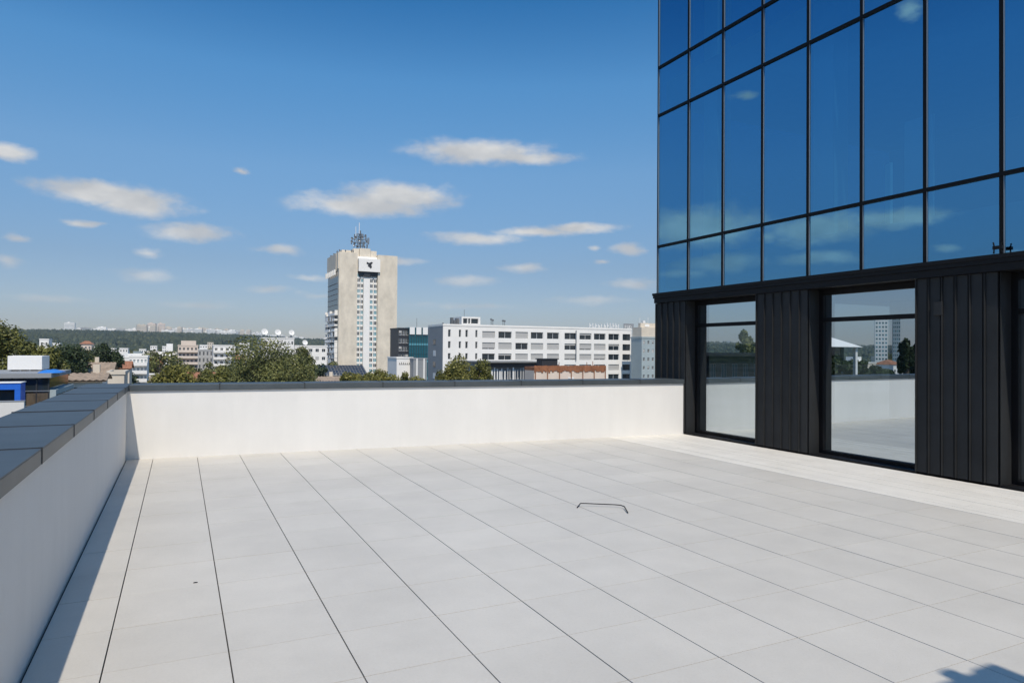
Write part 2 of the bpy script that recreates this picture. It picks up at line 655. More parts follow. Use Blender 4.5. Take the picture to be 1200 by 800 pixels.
def forest_mat():
    m = mat('forest', (.04, .06, .025), .95)
    t = m.node_tree
    p = t.nodes['Principled BSDF']
    p.inputs['Specular IOR Level'].default_value = .1
    c = t.nodes.new('ShaderNodeTexCoord')
    outs = []
    for s_ in (.07, .009):
        n = t.nodes.new('ShaderNodeTexNoise')
        n.inputs['Scale'].default_value = s_
        n.inputs['Detail'].default_value = 5
        n.inputs['Roughness'].default_value = .7
        t.links.new(c.outputs['Object'], n.inputs['Vector'])
        outs.append(n.outputs['Fac'])
    ad = t.nodes.new('ShaderNodeMath')
    ad.operation = 'ADD'
    t.links.new(outs[0], ad.inputs[0])
    t.links.new(outs[1], ad.inputs[1])
    rp = t.nodes.new('ShaderNodeValToRGB')
    for i, (ps, cl) in enumerate(((.42, (.012, .026, .014)), (.5, (.042, .064, .032)), (.575, (.13, .14, .07)))):
        e = rp.color_ramp.elements[i] if i < 2 else rp.color_ramp.elements.new(ps)
        e.position = ps
        e.color = (*cl, 1)
    hf = t.nodes.new('ShaderNodeMath')
    hf.operation = 'MULTIPLY'
    hf.inputs[1].default_value = .5
    t.links.new(ad.outputs[0], hf.inputs[0])
    t.links.new(hf.outputs[0], rp.inputs[0])
    t.links.new(rp.outputs[0], p.inputs['Base Color'])
    return m


me.materials.append(forest_mat())
hills = bpy.data.objects.new('hills', me)
COL.objects.link(hills)
tag(hills, kind='structure')

# single crowns of the wood, far too many to count
nf = 30000
fa = np.concatenate([nrng.uniform(-15, 19, 22000), nrng.uniform(-64, -15, 8000)])
fr_ = np.sqrt(nrng.uniform(1300 ** 2, 3080 ** 2, nf))
fz = hill_z(fa, fr_)
fx, fy = fr_ * np.sin(np.radians(fa)), fr_ * np.cos(np.radians(fa))
keep = vnoise(fx / 130, fy / 130, 9) > .2
fx, fy, fz = fx[keep], fy[keep], fz[keep]
nf = len(fx)
wd = nrng.uniform(4.5, 9.5, nf)
hg = nrng.uniform(7, 15, nf)
oct_ = np.array([(1, 0, .42), (.31, .95, .5), (-.81, .59, .4), (-.81, -.59, .48), (.31, -.95, .44), (.08, .05, 1), (0, 0, 0)])
V = oct_[None] * np.stack([wd, wd, hg], -1)[:, None, :] * nrng.uniform(.82, 1.18, (nf, 7, 3)) + np.stack([fx, fy, fz - 1], -1)[:, None, :]
tri = np.array([(i, (i + 1) % 5, 5) for i in range(5)] + [((i + 1) % 5, i, 6) for i in range(5)])
Fc = (tri[None] + (np.arange(nf) * 7)[:, None, None]).reshape(-1)
fm = bpy.data.meshes.new('forest')
fm.vertices.add(nf * 7)
fm.vertices.foreach_set('co', V.ravel())
fm.loops.add(len(Fc))
fm.loops.foreach_set('vertex_index', Fc)
fm.polygons.add(len(Fc) // 3)
fm.polygons.foreach_set('loop_start', np.arange(len(Fc) // 3) * 3)
fm.polygons.foreach_set('loop_total', np.full(len(Fc) // 3, 3))
fm.update()
fm.materials.append(leaf_mat('forest_leaves', (.020, .036, .018), (.10, .115, .055), scale=.006))
fo = bpy.data.objects.new('forest', fm)
COL.objects.link(fo)
tag(fo, 'dense dark green wood covering the far ridge', 'forest', kind='stuff')

# ------------------------------------------------------------------ setting: terrace floor
XW, XF = -.70, 9.22                       # left parapet face, facade face
TX0, TY0, T = -.338, 3.4535, .60          # tile joints
YC = 11.82                                # far corner of the glass building
YBACK = -6.5
BL, BR = Vector((XW, 11.62)), Vector((XF, 10.93))   # face of the far parapet


def back_y(x):
    return BL.y + (BR.y - BL.y) * (x - BL.x) / (BR.x - BL.x)


fl = MB()
gx, gy = .0075, .0046
STRIP = 7.46
xs = [XW + .012] + [TX0 + T * k for k in range(0, 13)] + [STRIP]
ys = [TY0 + T * j for j in range(-17, 16)]
for i in range(len(xs) - 1):
    for j in range(len(ys) - 1):
        x0, x1, y0, y1 = xs[i] + gx / 2, xs[i + 1] - gx / 2, ys[j] + gy / 2, ys[j + 1] - gy / 2
        if y0 > back_y((x0 + x1) / 2) + .1:
            continue
        dz = rng.uniform(-.0006, .0006)
        fl.box(x0, x1, y0, y1, -.02, dz, skip='d')
# narrow boards along the facade foot, paler to stand in for sun thrown by the glass
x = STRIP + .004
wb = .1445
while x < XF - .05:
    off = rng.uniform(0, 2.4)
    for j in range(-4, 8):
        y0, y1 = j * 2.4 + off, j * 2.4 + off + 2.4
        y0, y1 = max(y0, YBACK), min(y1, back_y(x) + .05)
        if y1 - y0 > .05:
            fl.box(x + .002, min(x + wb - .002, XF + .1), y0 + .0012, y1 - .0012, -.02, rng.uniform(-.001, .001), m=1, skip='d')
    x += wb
tag(fl.build('terrace_floor', [M['tile'], M['glare_strip']]), kind='structure')
sb_ = MB()
sb_.box(XW - .2, XF + .35, YBACK, 11.9, -.30, -.022)
tag(sb_.build('terrace_slab', M['screed']), kind='structure')

pb = empty('podium_building', (4, 2.5, GROUND), 'white podium block carrying the tiled roof terrace', 'building')
q = MB()
q.box(-5.24, 16, -9.3, 9.6, 0, -GROUND - .32)
q.build('wall', M['stucco'], pb)

# ------------------------------------------------------------------ parapets
COP0, COP1 = 1.02, 1.108


def parapet(name, label, p0, p1, thick, face_over, seams, side):
    """wall with its inner face from p0 to p1, body on the outer side; coping in sheets"""
    d = (p1 - p0)
    ln = d.length
    d.normalize()
    root = empty(name, (p0.x, p0.y, 0), label, 'parapet wall', rz=math.atan2(d.y, d.x))
    w = MB()
    s = 1 if side == 'left' else -1                       # body towards +local y or -local y
    ya, yb = (0, thick) if s > 0 else (-thick, 0)
    w.box(0, ln, ya, yb, -.30, COP0 - .004)
    w.build('wall', M['stucco'], root)
    yi = -s * face_over
    yo = s * (thick + .02)
    lo, hi = min(yi, yo), max(yi, yo)
    u_ = MB()
    u_.box(0.004, ln - .004, lo + .012, hi - .012, COP0 - .003, COP1 - .016)
    u_.build('coping_underlay', M['seam'], root)
    for a, b in zip(seams[:-1], seams[1:]):
        c = MB()
        a2, b2 = a + .006, b - .006
        n = len(c.v)
        dz = rng.uniform(-.002, .002)
        # folded sheet: top with a slight fall to the terrace, turned-down faces front and back
        c.box(a2, b2, lo, hi, COP1 - .005, COP1 + dz)
        c.box(a2, b2, lo, lo + .006, COP0, COP1 - .006)
        c.box(a2, b2, hi - .006, hi, COP0, COP1 - .006)
        c.build('coping_sheet', M['coping'], root, bevel=.002)
        if b < ln - .2:
            k_ = MB()
            k_.box(b - .008, b + .008, lo + .02, hi - .02, COP1 - .012, COP1 + .005)
            k_.box(b - .008, b + .008, lo - .004, lo + .019, COP0 + .002, COP1 + .006)
            k_.box(b - .011, b + .011, hi - .019, hi + .004, COP0 + .002, COP1 + .006)
            k_.build('seam', M['seam'], root)
    return root


ln_left = 12.14 - YBACK
s_left = []
y = YBACK
off = (4.479 - YBACK) % 1.262
seams = [0] + [off + 1.262 * k for k in range(0, 14) if off + 1.262 * k < ln_left - .3] + [ln_left + .0]
parapet('parapet_wall', 'shaded white rendered parapet running along the left edge of the terrace under dark metal coping', Vector((XW, YBACK)), Vector((XW, 12.14)), .54, .03, seams, 'left')
lb = (BR - BL).length
sb = [0.03] + [1.27 * k for k in range(1, 8) if 1.27 * k < lb - .3] + [lb]
parapet('parapet_wall', 'sunlit white rendered parapet across the far end of the terrace', BL, BR, .54, .03, sb, 'left')
# corner infill of coping behind the joint
parapet('parapet_wall', 'white parapet closing the terrace behind the camera', Vector((XF, YBACK)), Vector((XW, YBACK)), .54, .03, [0, 1.3, 2.6, 3.9, 5.2, 6.5, 7.8, 9.1, 9.92], 'left')

# ------------------------------------------------------------------ glass office building
MOD = .978
ob = empty('office_building', (XF, YC, 0), 'tall office building clad in blue mirror glass over black ribbed ground floor piers', 'building')
# local frame: x into the building, y along the facade (negative towards the camera)
LEV = [2.90, 3.92, 6.75, 7.79, 10.62, 11.66, 14.49]
NCOL = 17
DEPTH = 15.0
YE = -NCOL * MOD
for i in range(len(LEV) - 1):
    for k in range(NCOL):
        z0, z1 = LEV[i] + .001, LEV[i + 1] - .001
        y1, y0 = -k * MOD - .001, -(k + 1) * MOD + .001
        p = MB()
        # each unit is set a fraction of a degree out of true
        t0, t1, t2 = (rng.uniform(-.0026, .0026) for _ in range(3))
        a, b = .03 + t0, .03 + t0 + t1 * .6
        c_ = t2 * (z1 - z0) * .4
        p.quad((a, y1, z0), (b, y0, z0), (b + c_, y0, z1), (a + c_, y1, z1))
        p.build('glass_pane', M['bluelass'], ob)
for k in range(NCOL + 1):
    m_ = MB()
    yk = -k * MOD
    w_ = .024 if k else .016
    m_.box(.008 if k else .012, .10, yk - w_, yk + w_, LEV[0], LEV[-1])
    m_.box(.012, .0285, yk - w_ - .006, yk - w_ - .0005, LEV[0] + .01, LEV[-1], m=1)  # light edge strip, stands in for the sunlit side of the mullion
    m_.build('mullion', [M['mullion'], M['steel']], ob)
for z in LEV[1:]:
    m_ = MB()
    m_.box(.002, .085, YE, -.002, z - .026, z + .026)
    m_.build('transom', M['mullion'], ob)
# far end wall (glass too, seen from other positions)
e_ = MB()
e_.box(.03, DEPTH, -.006, -.003, LEV[0], LEV[-1])
e_.build('end_glazing', M['bluelass'], ob)
e_ = MB()
e_.box(0.02, DEPTH, YE - .2, YE, 0, LEV[-1])
e_.build('end_wall', M['clad'], ob)
# interior
for z in (2.95, 6.85, 10.72):
    s_ = MB()
    s_.box(.16, DEPTH, YE + .05, -.1, z + .08, z + .62)
    s_.build('floor_slab', M['slab'], ob)
r_ = MB()
r_.box(-.06, DEPTH, YE - .2, .02, LEV[-1], LEV[-1] + .5)
r_.build('roof', M['clad'], ob)
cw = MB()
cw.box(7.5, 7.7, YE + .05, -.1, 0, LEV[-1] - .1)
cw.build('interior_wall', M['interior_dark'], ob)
for k in (1.45, 4.15, 7.6, 10.5, 13.4):
    for z0, z1 in ((3.57, 6.93), (7.47, 10.8)):
        c_ = MB()
        c_.box(.20, .55, -k * MOD - .19, -k * MOD + .19, z0 + .003, z1 - .003)
        c_.build('column', M['interior'], ob)
bx = MB()
bx.box(.30, .34, -5.93 * MOD, -5.50 * MOD, 3.575, 5.05)
bx.build('partition_board', M['interior'], ob)
bx = MB()
bx.prism([(.28, -5.33 * MOD), (.36, -5.19 * MOD), (.33, -5.17 * MOD), (.25, -5.31 * MOD)], 3.575, 4.5)
bx.build('wrapped_roll', M['whitepaint'], ob)

# ground floor: ledge, piers, windows
lg = MB()
lg.box(-.075, .30, YE, .03, 2.80, 2.895)
lg.box(-.055, .30, YE, .015, 2.70, 2.797)
lg.box(-.09, -.06, YE, .04, 2.86, 2.91)
lg.build('ledge', M['blackmetal'], ob)
PIERS = [(0.0, -.96), (-2.84, -3.96), (-5.76, -6.84), (-8.69, -9.77), (-11.62, -12.70), (-14.55, -15.63)]
for ya, yb in PIERS:
    p = MB()
    p.box(.03, .60, yb, ya, .012, 2.697, m=1)
    p.box(-.004, .598, yb - .006, yb - .001, .014, 2.695)
    # folded sheets with standing edges
    n = 6 if ya - yb > 1 else 5
    st = (ya - yb) / n
    for i in range(n):
        y1, y0 = ya - i * st, ya - (i + 1) * st
        p.prism([(-.006, y0 + .030), (.028, y0 + .024), (.028, y1 - .003), (-.012, y1 - .012), (-.012, y1 - .03)][::-1], .03, 2.695)
        p.box(-.040, .028, y1 - .0135, y1 - .0035, .03, 2.694)
    p.build('cladding_pier', [M['clad'], M['mullion']], ob, bevel=.002)
WINS = [(PIERS[i][1], PIERS[i + 1][0]) for i in range(len(PIERS) - 1)]
for ya, yb in WINS:      # ya > yb
    f_ = MB()
    xo, xi = .225, .29
    f_.box(xo, xi, ya - .085, ya, .0, 2.698)
    f_.box(xo, xi, yb, yb + .06, .0, 2.698)
    f_.box(xo, xi, yb + .06, ya - .085, 2.60, 2.697)
    f_.box(xo, xi, yb + .06, ya - .085, 2.165, 2.235)
    f_.box(xo - .02, xi, yb + .06, ya - .085, .0, .085)
    fr = f_.build('window', M['mullion'], ob, bevel=.003)
    fr['label'] = 'black framed terrace window with a transom light'
    for z0, z1 in ((.085, 2.165), (2.235, 2.60)):
        p = MB()
        t0 = rng.uniform(-.0015, .0015)
        p.quad((.262 + t0, ya - .085, z0), (.262, yb + .06, z0), (.262, yb + .06, z1), (.262 + t0, ya - .085, z1))
        p.build('glass_pane', M['winglass'], fr)
    s_ = MB()
    s_.box(.0, .225, yb, ya, .0, .03)
    s_.build('threshold', M['blackmetal'], fr)
gf = MB()
gf.box(.62, 7.4, YE + .1, -.1, -.02, .0)
gf.build('ground_floor_slab', M['slab'], ob)
# small alarm siren on the black pier and a bracket on the ledge
bp = MB()
bp.box(-.05, -.015, -6.14, -6.03, 2.18, 2.36)
bp.build('junction_box', M['clad'], ob, bevel=.006)
br = MB()
yb_ = -7 * MOD
br.tube([(-.06, yb_ - .05, 2.92), (-.075, yb_ - .035, 2.99), (-.07, yb_ - .05, 3.05)], .009, 6)
br.tube([(-.06, yb_ + .05, 2.92), (-.075, yb_ + .035, 3.0), (-.07, yb_ + .05, 3.06)], .009, 6)
br.box(-.09, -.05, yb_ - .06, yb_ + .05, 2.97, 3.01)
br.build('bracket', M['blackmetal'], ob)

# loose things on the terrace
rod = MB()
rod.tube([(3.80, 6.19, .010), (3.835, 6.225, .012), (3.885, 6.262, .03), (3.93, 6.24, .03), (4.20, 6.06, .028), (4.235, 6.02, .028), (4.24, 5.96, .026), (4.15, 5.77, .010)], .0055, 8)
tag(rod.build('bent_rod', M['blackmetal'], smooth=True), 'bent black metal rod lying on the pale floor tiles', 'metal rod')

dx_ = ray(229, 682)
db_ = MB()
px_, py_ = dx_.x * -EYE / dx_.z, dx_.y * -EYE / dx_.z
db_.prism([(px_ - .014, py_ - .004), (px_ + .003, py_ - .006), (px_ + .015, py_ + .001), (px_ + .003, py_ + .006), (px_ - .010, py_ + .005)], .0008, .005)
tag(db_.build('debris', M['blackmetal']), 'tiny dark scrap lying on a pale tile near the left parapet', 'debris')
vc = empty('shadow_caster', (3.114, -1.012, 0), 'unseen grey metal shape added behind the camera to cast the corner shadow', 'blocker')  # added out of view only for its cast shadow; real caster unknown
q = MB()
q.box(.07, .265, -.35, .17, .06, 4.2)
q.box(-.30, .285, -.37, .26, 0, .06)
q.box(-.28, .12, -.30, .235, .061, 4.08)
q.build('caster_body', M['steel'], vc, bevel=.01)
q = MB()
q.tube([(-.07, .0, 4.08), (-.07, .0, 4.16), (-.07, .05, 4.22), (-.07, .17, 4.24)], .06, 12)
q.build('pipe', M['steel'], vc, smooth=True)  # part of the added shadow caster, out of view

# ------------------------------------------------------------------ town: building kit


def wall_block(mb, w, d, h, opens, m=0, rev=.22, mr=None, roof_m=0, z0=0.0):
    """box with its front (y=0) cut by openings (x0,x1,z0,z1)"""
    xs_ = sorted({0, w, *[o[0] for o in opens], *[o[1] for o in opens]})
    zs_ = sorted({z0, h, *[o[2] for o in opens], *[o[3] for o in opens]})
    mr = m if mr is None else mr
    for i in range(len(xs_) - 1):
        for j in range(len(zs_) - 1):
            cx, cz = (xs_[i] + xs_[i + 1]) / 2, (zs_[j] + zs_[j + 1]) / 2
            if any(o[0] < cx < o[1] and o[2] < cz < o[3] for o in opens):
                continue
            mb.quad((xs_[i], 0, zs_[j]), (xs_[i + 1], 0, zs_[j]), (xs_[i + 1], 0, zs_[j + 1]), (xs_[i], 0, zs_[j + 1]), m=m)
    for a, b, c, e in opens:
        mb.quad((a, 0, c), (a, rev, c), (a, rev, e), (a, 0, e), m=mr)
        mb.quad((b, 0, c), (b, 0, e), (b, rev, e), (b, rev, c), m=mr)
        mb.quad((a, 0, e), (a, rev, e), (b, rev, e), (b, 0, e), m=mr)
        mb.quad((a, 0, c), (b, 0, c), (b, rev, c), (a, rev, c), m=mr)
    mb.quad((0, 0, z0), (0, 0, h), (0, d, h), (0, d, z0), m=m)
    mb.quad((w, 0, z0), (w, d, z0), (w, d, h), (w, 0, h), m=m)
    mb.quad((0, d, z0), (0, d, h), (w, d, h), (w, d, z0), m=m)
    mb.quad((0, 0, h), (w, 0, h), (w, d, h), (0, d, h), m=roof_m)


def add_window(root, o, glass, frame, rev=.22, panes=2, blind=None):
    a, b, c, e = o
    q = MB()
    y0, y1 = rev - .08, rev + .02
    fw = min(.09, (b - a) * .08)
    q.quad((a, rev, c), (b, rev, c), (b, rev, e), (a, rev, e), m=1)
    for k in range(panes + 1):
        x_ = a + (b - a) * k / panes
        x_ = min(max(x_, a + fw / 2), b - fw / 2)
        q.box(x_ - fw / 2 + .001, x_ + fw / 2 - .001, y0, rev - .004, c + .001, e - .001)
    q.box(a + fw, b - fw, y0 + .006, rev - .005, c + .002, c + fw)
    q.box(a + fw, b - fw, y0 + .006, rev - .005, e - fw, e - .002)
    w = q.build('window', [frame, glass], root)
    if blind:
        bl = MB()
        dr = blind
        bl.box(a + .03, b - .03, y0 - .05, y0 - .01, e - (e - c) * dr, e - .01)
        bl.build('roller_blind', M['blind'], w)
    return w


def block(name, label, cat, u0, u1, vt, Y, d, wall, rows, cols, win=(.55, .5), glass='darkglass', frame='frame', top=None, group=None, base=.0, blinds=0, slabs=False, uref=None, roof='flatroof', sides=False):
    """flat-roofed building whose front stands on the plane y = Y"""
    um = uref or (u0 + u1) / 2
    x0, x1 = X(u0, Y), X(u1, Y)
    h = Z(um, vt, Y) - GROUND
    w = x1 - x0
    root = empty(name, (x0, Y, GROUND), label, cat, group)
    ops = []
    fh = h * 1.0 / rows if rows else h
    for j in range(rows):
        for i in range(cols):
            cw_ = w / cols
            cx = cw_ * (i + .5)
            zc = fh * (j + .52)
            ops.append((cx - cw_ * win[0] / 2, cx + cw_ * win[0] / 2, zc - fh * win[1] / 2, zc + fh * win[1] / 2))
    q = MB()
    wall_block(q, w, d, h, ops, 0, roof_m=1)
    q.build('wall', [M[wall], M[roof]], root)
    for o in ops:
        if o[3] + GROUND < -14:
            continue                                      # hidden foot of the building
        add_window(root, o, M[glass], M[frame], panes=2, blind=(rng.choice((.5, .8, 1)) if rng.random() < blinds else None))
    pr = MB()
    pr.box(-.15, w + .15, -.15, .2, h + .002, h + .5)
    pr.box(-.15, w + .15, d - .2, d + .15, h + .002, h + .5)
    pr.box(-.15, .2, .2, d - .2, h + .002, h + .5)
    pr.box(w - .2, w + .15, .2, d - .2, h + .002, h + .5)
    pr.build('roof_parapet', M[wall], root)
    if slabs:
        for j in range(1, rows):
            b_ = MB()
            b_.box(.05, w - .05, -1.3, -.003, fh * j - .12, fh * j + .06)
            b_.box(.05, w - .05, -1.3, -1.2, fh * j + .065, fh * j + .95)
            b_.box(.05, .15, -1.195, -.003, fh * j + .065, fh * j + .95)
            b_.box(w - .15, w - .05, -1.195, -.003, fh * j + .065, fh * j + .95)
            if fh * j + GROUND > -14:
                b_.build('balcony', M[wall], root)
    return root, w, h


# ------------------------------------------------------------------ tall concrete hotel tower
YT = 327.0
tx0, tx1 = X(396.3, YT), X(464.8, YT)
TW = tx1 - tx0
TD = YX(383.5, tx0) - YT
htop = Z(410, 295.3, YT) - GROUND
hr = Z(455, 299, YT) - GROUND
ht = empty('hotel_tower', (tx0, YT, GROUND), 'tall beige concrete hotel tower with an antenna mast on its roof', 'tower')


def tu(u):
    return X(u, YT) - tx0


def tz(v, u=430):
    return Z(u, v, YT) - GROUND


q = MB()
q.box(0, tu(418), 0, TD, 0, htop)
q.build('stone_panel', M['stone'], ht)
q = MB()
q.box(tu(442), TW, 0, TD, 0, hr)
q.build('stone_panel', M['stone'], ht)
q = MB()
q.box(tu(418) + .003, tu(442) - .003, 1.6, TD - .5, 0, tz(300))
q.box(tu(425.6), tu(432.8), .25, 1.597, 0, tz(322))
q.build('core_wall', M['whitewall'], ht)
# window strips
rowh = (tz(320) - tz(432)) / 18
for c0, c1 in ((418.4, 421.4), (422.4, 425.2), (433.4, 436.6), (438.0, 441.4)):
    for j in range(-1, 18):
        z0 = tz(432) + j * rowh
        q = MB()
        a, b = tu(c0), tu(c1)
        q.box(a, b, 1.05, 1.55, z0, z0 + rowh * .38, m=0)
        q.quad((a, 1.25, z0 + rowh * .38), (b, 1.25, z0 + rowh * .38), (b, 1.25, z0 + rowh), (a, 1.25, z0 + rowh), m=1)
        q.box((a + b) / 2 - .08, (a + b) / 2 + .08, 1.1, 1.24, z0 + rowh * .385, z0 + rowh * .99, m=2)
        q.box(a, a + .14, 1.1, 1.24, z0 + rowh * .385, z0 + rowh * .99, m=2)
        q.build('window', [M['whitewall'], M['cyanglass'] if rng.random() < .5 else M['darkglass'], M['frame']], ht)
# sign box with dark emblem
sx0, sx1, sz0, sz1 = tu(419), tu(444), tz(318), tz(303)
q = MB()
q.box(sx0, sx1, -1.1, 1.5, sz0, sz1)
q.build('sign_box', M['whitewall'], ht)
ex, ez, es = tu(431.5), tz(310.4), .42
em = MB()
pts = [(-3.2, 3.6), (-.6, 2.4), (2.2, 3.9), (3.6, 3.1), (1.8, 1.0), (2.6, -2.2), (1.2, -3.8), (-.6, -1.9), (-2.2, -1.2), (-1.4, .6), (-3.6, 1.6)]
n = len(pts)
em.v = [(ex + a * es, -1.13, ez + b * es) for a, b in pts] + [(ex + a * es, -1.25, ez + b * es) for a, b in pts]
em.f = [tuple(range(n)), tuple(reversed(range(n, 2 * n)))] + [(i, n + i, n + (i + 1) % n, (i + 1) % n) for i in range(n)]
em.m = [0] * len(em.f)
em.build('emblem', M['darkframe'], ht)
q = MB()
q.box(sx0 + .4, sx1 - .4, .2, 1.59, tz(322.5), sz0 - .003)
q.box(tu(425.6), tu(432.8), -.3, .19, tz(324), sz0 - .004)
q.build('soffit_box', M['darkframe'], ht)
# roof storey blocks
q = MB()
for a, b, vt_, y0_ in ((402, 419.5, 292.5, 5.0), (414.5, 421, 291, 2.2), (421.4, 434, 290.3, 1.7), (434.4, 441.5, 292.5, 2.0), (441.8, 446.5, 298, 3.0)):
    q.box(tu(a), tu(b), y0_, TD - 4, htop - 3, tz(vt_))
q.build('roof_storey', M['stone'], ht)
# shaded side: balconies and fins
q = MB()
q.box(-.7, -.004, 4, TD - 1, tz(318), htop - .3)
q.box(-.5, -.005, .3, 3.6, tz(316), htop - .4)
q.build('cornice_box', M['cream'], ht)
for j in range(-1, 17):
    z0 = tz(432) + j * rowh
    b_ = MB()
    hi_ = j > 10
    b_.box(-.3 if hi_ else -1.5, -.01, 2.2, TD - 1.0, z0, z0 + .22)
    hi_ = j > 10
    if not hi_:
        for k in range(6):
            if rng.random() < .62:
                ya_ = 2.2 + (TD - 3.2) * k / 6
                b_.box(-1.5, -1.4, ya_, ya_ + (TD - 3.2) / 6 - .02, z0 + .225, z0 + rng.choice((1.15, 1.15, 2.2)))
    for k in range(0 if hi_ else 5):
        yy_ = 2.2 + (TD - 3.2) * k / 4
        b_.box(-1.39, -.012, yy_ - .1, yy_ + .1, z0 + .225, z0 + rowh * rng.choice((.98, .98, .6, .35)))
    b_.build('balcony', M['greywall'] if hi_ else M['whitewall'], ht)
sg = MB()
sg.box(-.009, -.003, 2.0, TD - .8, tz(440), tz(318))
sg.build('balcony_glazing', M['darkglass'], ht)
for k in range(6):
    q = MB()
    yy_ = 4.6 + (TD - 6.2) * k / 5
    q.box(-1.6, -.71, yy_ - .35, yy_ + .35, tz(322.5), tz(316.5))
    q.build('white_bracket', M['whitepaint'], ht)
# antennas
mx_, my_ = tu(424.5), 6.0
mb = MB()
mz = tz(290.3)
mb.tube([(mx_, my_, mz), (mx_, my_, tz(268))], .28, 6)
for s_ in (-1, 1):
    for t_ in (-1, 1):
        mb.tube([(mx_ + s_ * 1.6, my_ + t_ * 1.6, mz), (mx_ + s_ * .5, my_ + t_ * .5, tz(272))], .11, 5)
for v_, ext in ((287, 2.6), (283, 4.2), (279, 4.0), (276, 3.0), (273, 1.8)):
    z_ = tz(v_)
    for an in range(0, 360, 45):
        mb.tube([(mx_, my_, z_), (mx_ + math.cos(R(an)) * ext, my_ + math.sin(R(an)) * ext, z_ + .3)], .075, 4)
        if an % 90 == 0:
            mb.tube([(mx_ + math.cos(R(an)) * ext, my_ + math.sin(R(an)) * ext, z_ + .3), (mx_ + math.cos(R(an + 90)) * ext, my_ + math.sin(R(an + 90)) * ext, z_ + .3)], .06, 4)
mast = mb.build('antenna_mast', M['antenna'], ht)
for v_, ext, n_ in ((286, 3.4, 8), (282, 4.3, 10), (278, 4.2, 10), (274.5, 2.8, 7)):
    for k in range(n_):
        an = 2 * math.pi * (k + rng.random() * .5) / n_
        q = MB()
        cx_, cy_, cz_ = mx_ + math.cos(an) * ext, my_ + math.sin(an) * ext, tz(v_)
        if rng.random() < .6:
            q.box(cx_ - .22, cx_ + .22, cy_ - .16, cy_ + .16, cz_ - rng.uniform(.5, 1.1), cz_ + rng.uniform(.6, 1.2))
        else:
            q.disc((cx_, cy_, cz_), (math.cos(an), -1.2, .1), .6, .2, 10)
            q.tube([(cx_, cy_, cz_), (cx_ - math.cos(an) * .6, cy_ - math.sin(an) * .6, cz_)], .08, 4)
        q.build('antenna', M['antenna'] if rng.random() < .75 else M['steel'], mast)
q = MB()
q.tube([(tu(422.4), 5, tz(272)), (tu(422.4), 5, tz(259))], .16, 6)
q.tube([(tu(418.4), 5, tz(275)), (tu(418.4), 5, tz(264))], .13, 6)
q.build('whip_antenna', M['whitepaint'], mast)
q = MB()
for u_ in (385, 389, 393, 397, 404, 411, 413):
    uu = tu(u_) if u_ > 396 else 0.4
    yy_ = .6 if u_ > 396 else 1 + (TD - 2) * (396 - u_) / 13
    q.tube([(uu, yy_, htop), (uu, yy_, htop + rng.uniform(.8, 1.6))], .14, 5)
    q.box(uu - .35, uu + .35, yy_ - .1, yy_ + .1, htop + .5, htop + 1.0)
q.build('roof_antennas', M['antenna'], ht)
# low dark panelled roof before the tower
yr = 265
rx0, rx1 = X(366, yr), X(431, yr)
lo_ = empty('low_hall', (rx0, yr, GROUND), 'low hall with a dark blue panelled roof at the foot of the hotel tower', 'building')
hh = Z(400, 439.5, yr) - GROUND
hp = Z(400, 427.5, yr + 9) - GROUND
q = MB()
q.box(0, rx1 - rx0, 0, 18, 0, hh)
q.build('wall', M['cream'], lo_)
q = MB()
wv = rx1 - rx0
nx = 18
for i in range(nx):
    for j in range(4):
        a, b = wv * i / nx + .06, wv * (i + 1) / nx - .06
        f0, f1 = j / 4 + .012, (j + 1) / 4 - .012
        dz_ = rng.uniform(0, .12)
        q.quad((a, 9 * f0, hh + (hp - hh) * f0 + .1 + dz_), (b, 9 * f0, hh + (hp - hh) * f0 + .1), (b, 9 * f1, hh + (hp - hh) * f1 + .1), (a, 9 * f1, hh + (hp - hh) * f1 + .1 + dz_))
q.build('roof_panels', M['solar'], lo_)
q = MB()
q.v = [(-.3, -.3, hh), (wv + .3, -.3, hh), (wv + .3, 9, hp), (-.3, 9, hp), (-.3, 18.3, hh), (wv + .3, 18.3, hh)]
q.f = [(0, 1, 2, 3), (3, 2, 5, 4), (0, 3, 4), (1, 5, 2)]
q.m = [0] * 4
q.build('roof', M['flatroof'], lo_)

# ------------------------------------------------------------------ long white office block
YW = 189.0
wx0, wx1 = X(519, YW), X(740, YW)
WD = YX(501.5, wx0) - YW
hW = (Z(530, 380.5, YW) + Z(735, 387, YW)) / 2 - GROUND
wb_ = empty('white_office_block', (wx0, YW, GROUND), 'long white office block with rows of wide windows and grey blinds beyond the far parapet', 'building')


def wu(u):
    return X(u, YW) - wx0


def wz(v, u=630):
    return Z(u, v, YW) - GROUND


bays = [(565, 580), (584, 599.5), (604, 618.6), (622, 636.5), (641, 655), (661.5, 675), (679, 693), (696, 709.5), (713, 725.5)]
rws = [(388.8, 396.6), (401.5, 409.3), (414, 421.3), (426.6, 434), (438.6, 446)]
ops, kinds = [], []
pat = {0: 'bdbddddddd', 1: 'bbdbbdbbdb', 2: 'ddbbbbbbdb', 3: 'bdbdbdbdbb', 4: 'ddbdbddbdd'}
for j, (va, vb) in enumerate(rws):
    for i, (ua, ub) in enumerate(bays):
        ops.append((wu(ua), wu(ub), wz(vb), wz(va)))
        kinds.append(pat[j][i])
for ua, ub in ((525, 528), (537.6, 540.2), (545.3, 548.2), (557, 559.4)):
    for va, vb in ((385.8, 394.4), (399.5, 407.6), (413.3, 420.5), (427, 435)):
        ops.append((wu(ua), wu(ub), wz(vb, 540), wz(va, 540)))
        kinds.append('s')
for va, vb in rws:
    ops.append((wu(729.5), wu(738.5), wz(vb), wz(va)))
    kinds.append('k')
q = MB()
wall_block(q, wx1 - wx0, WD, hW, ops, 0, rev=.35, roof_m=1)
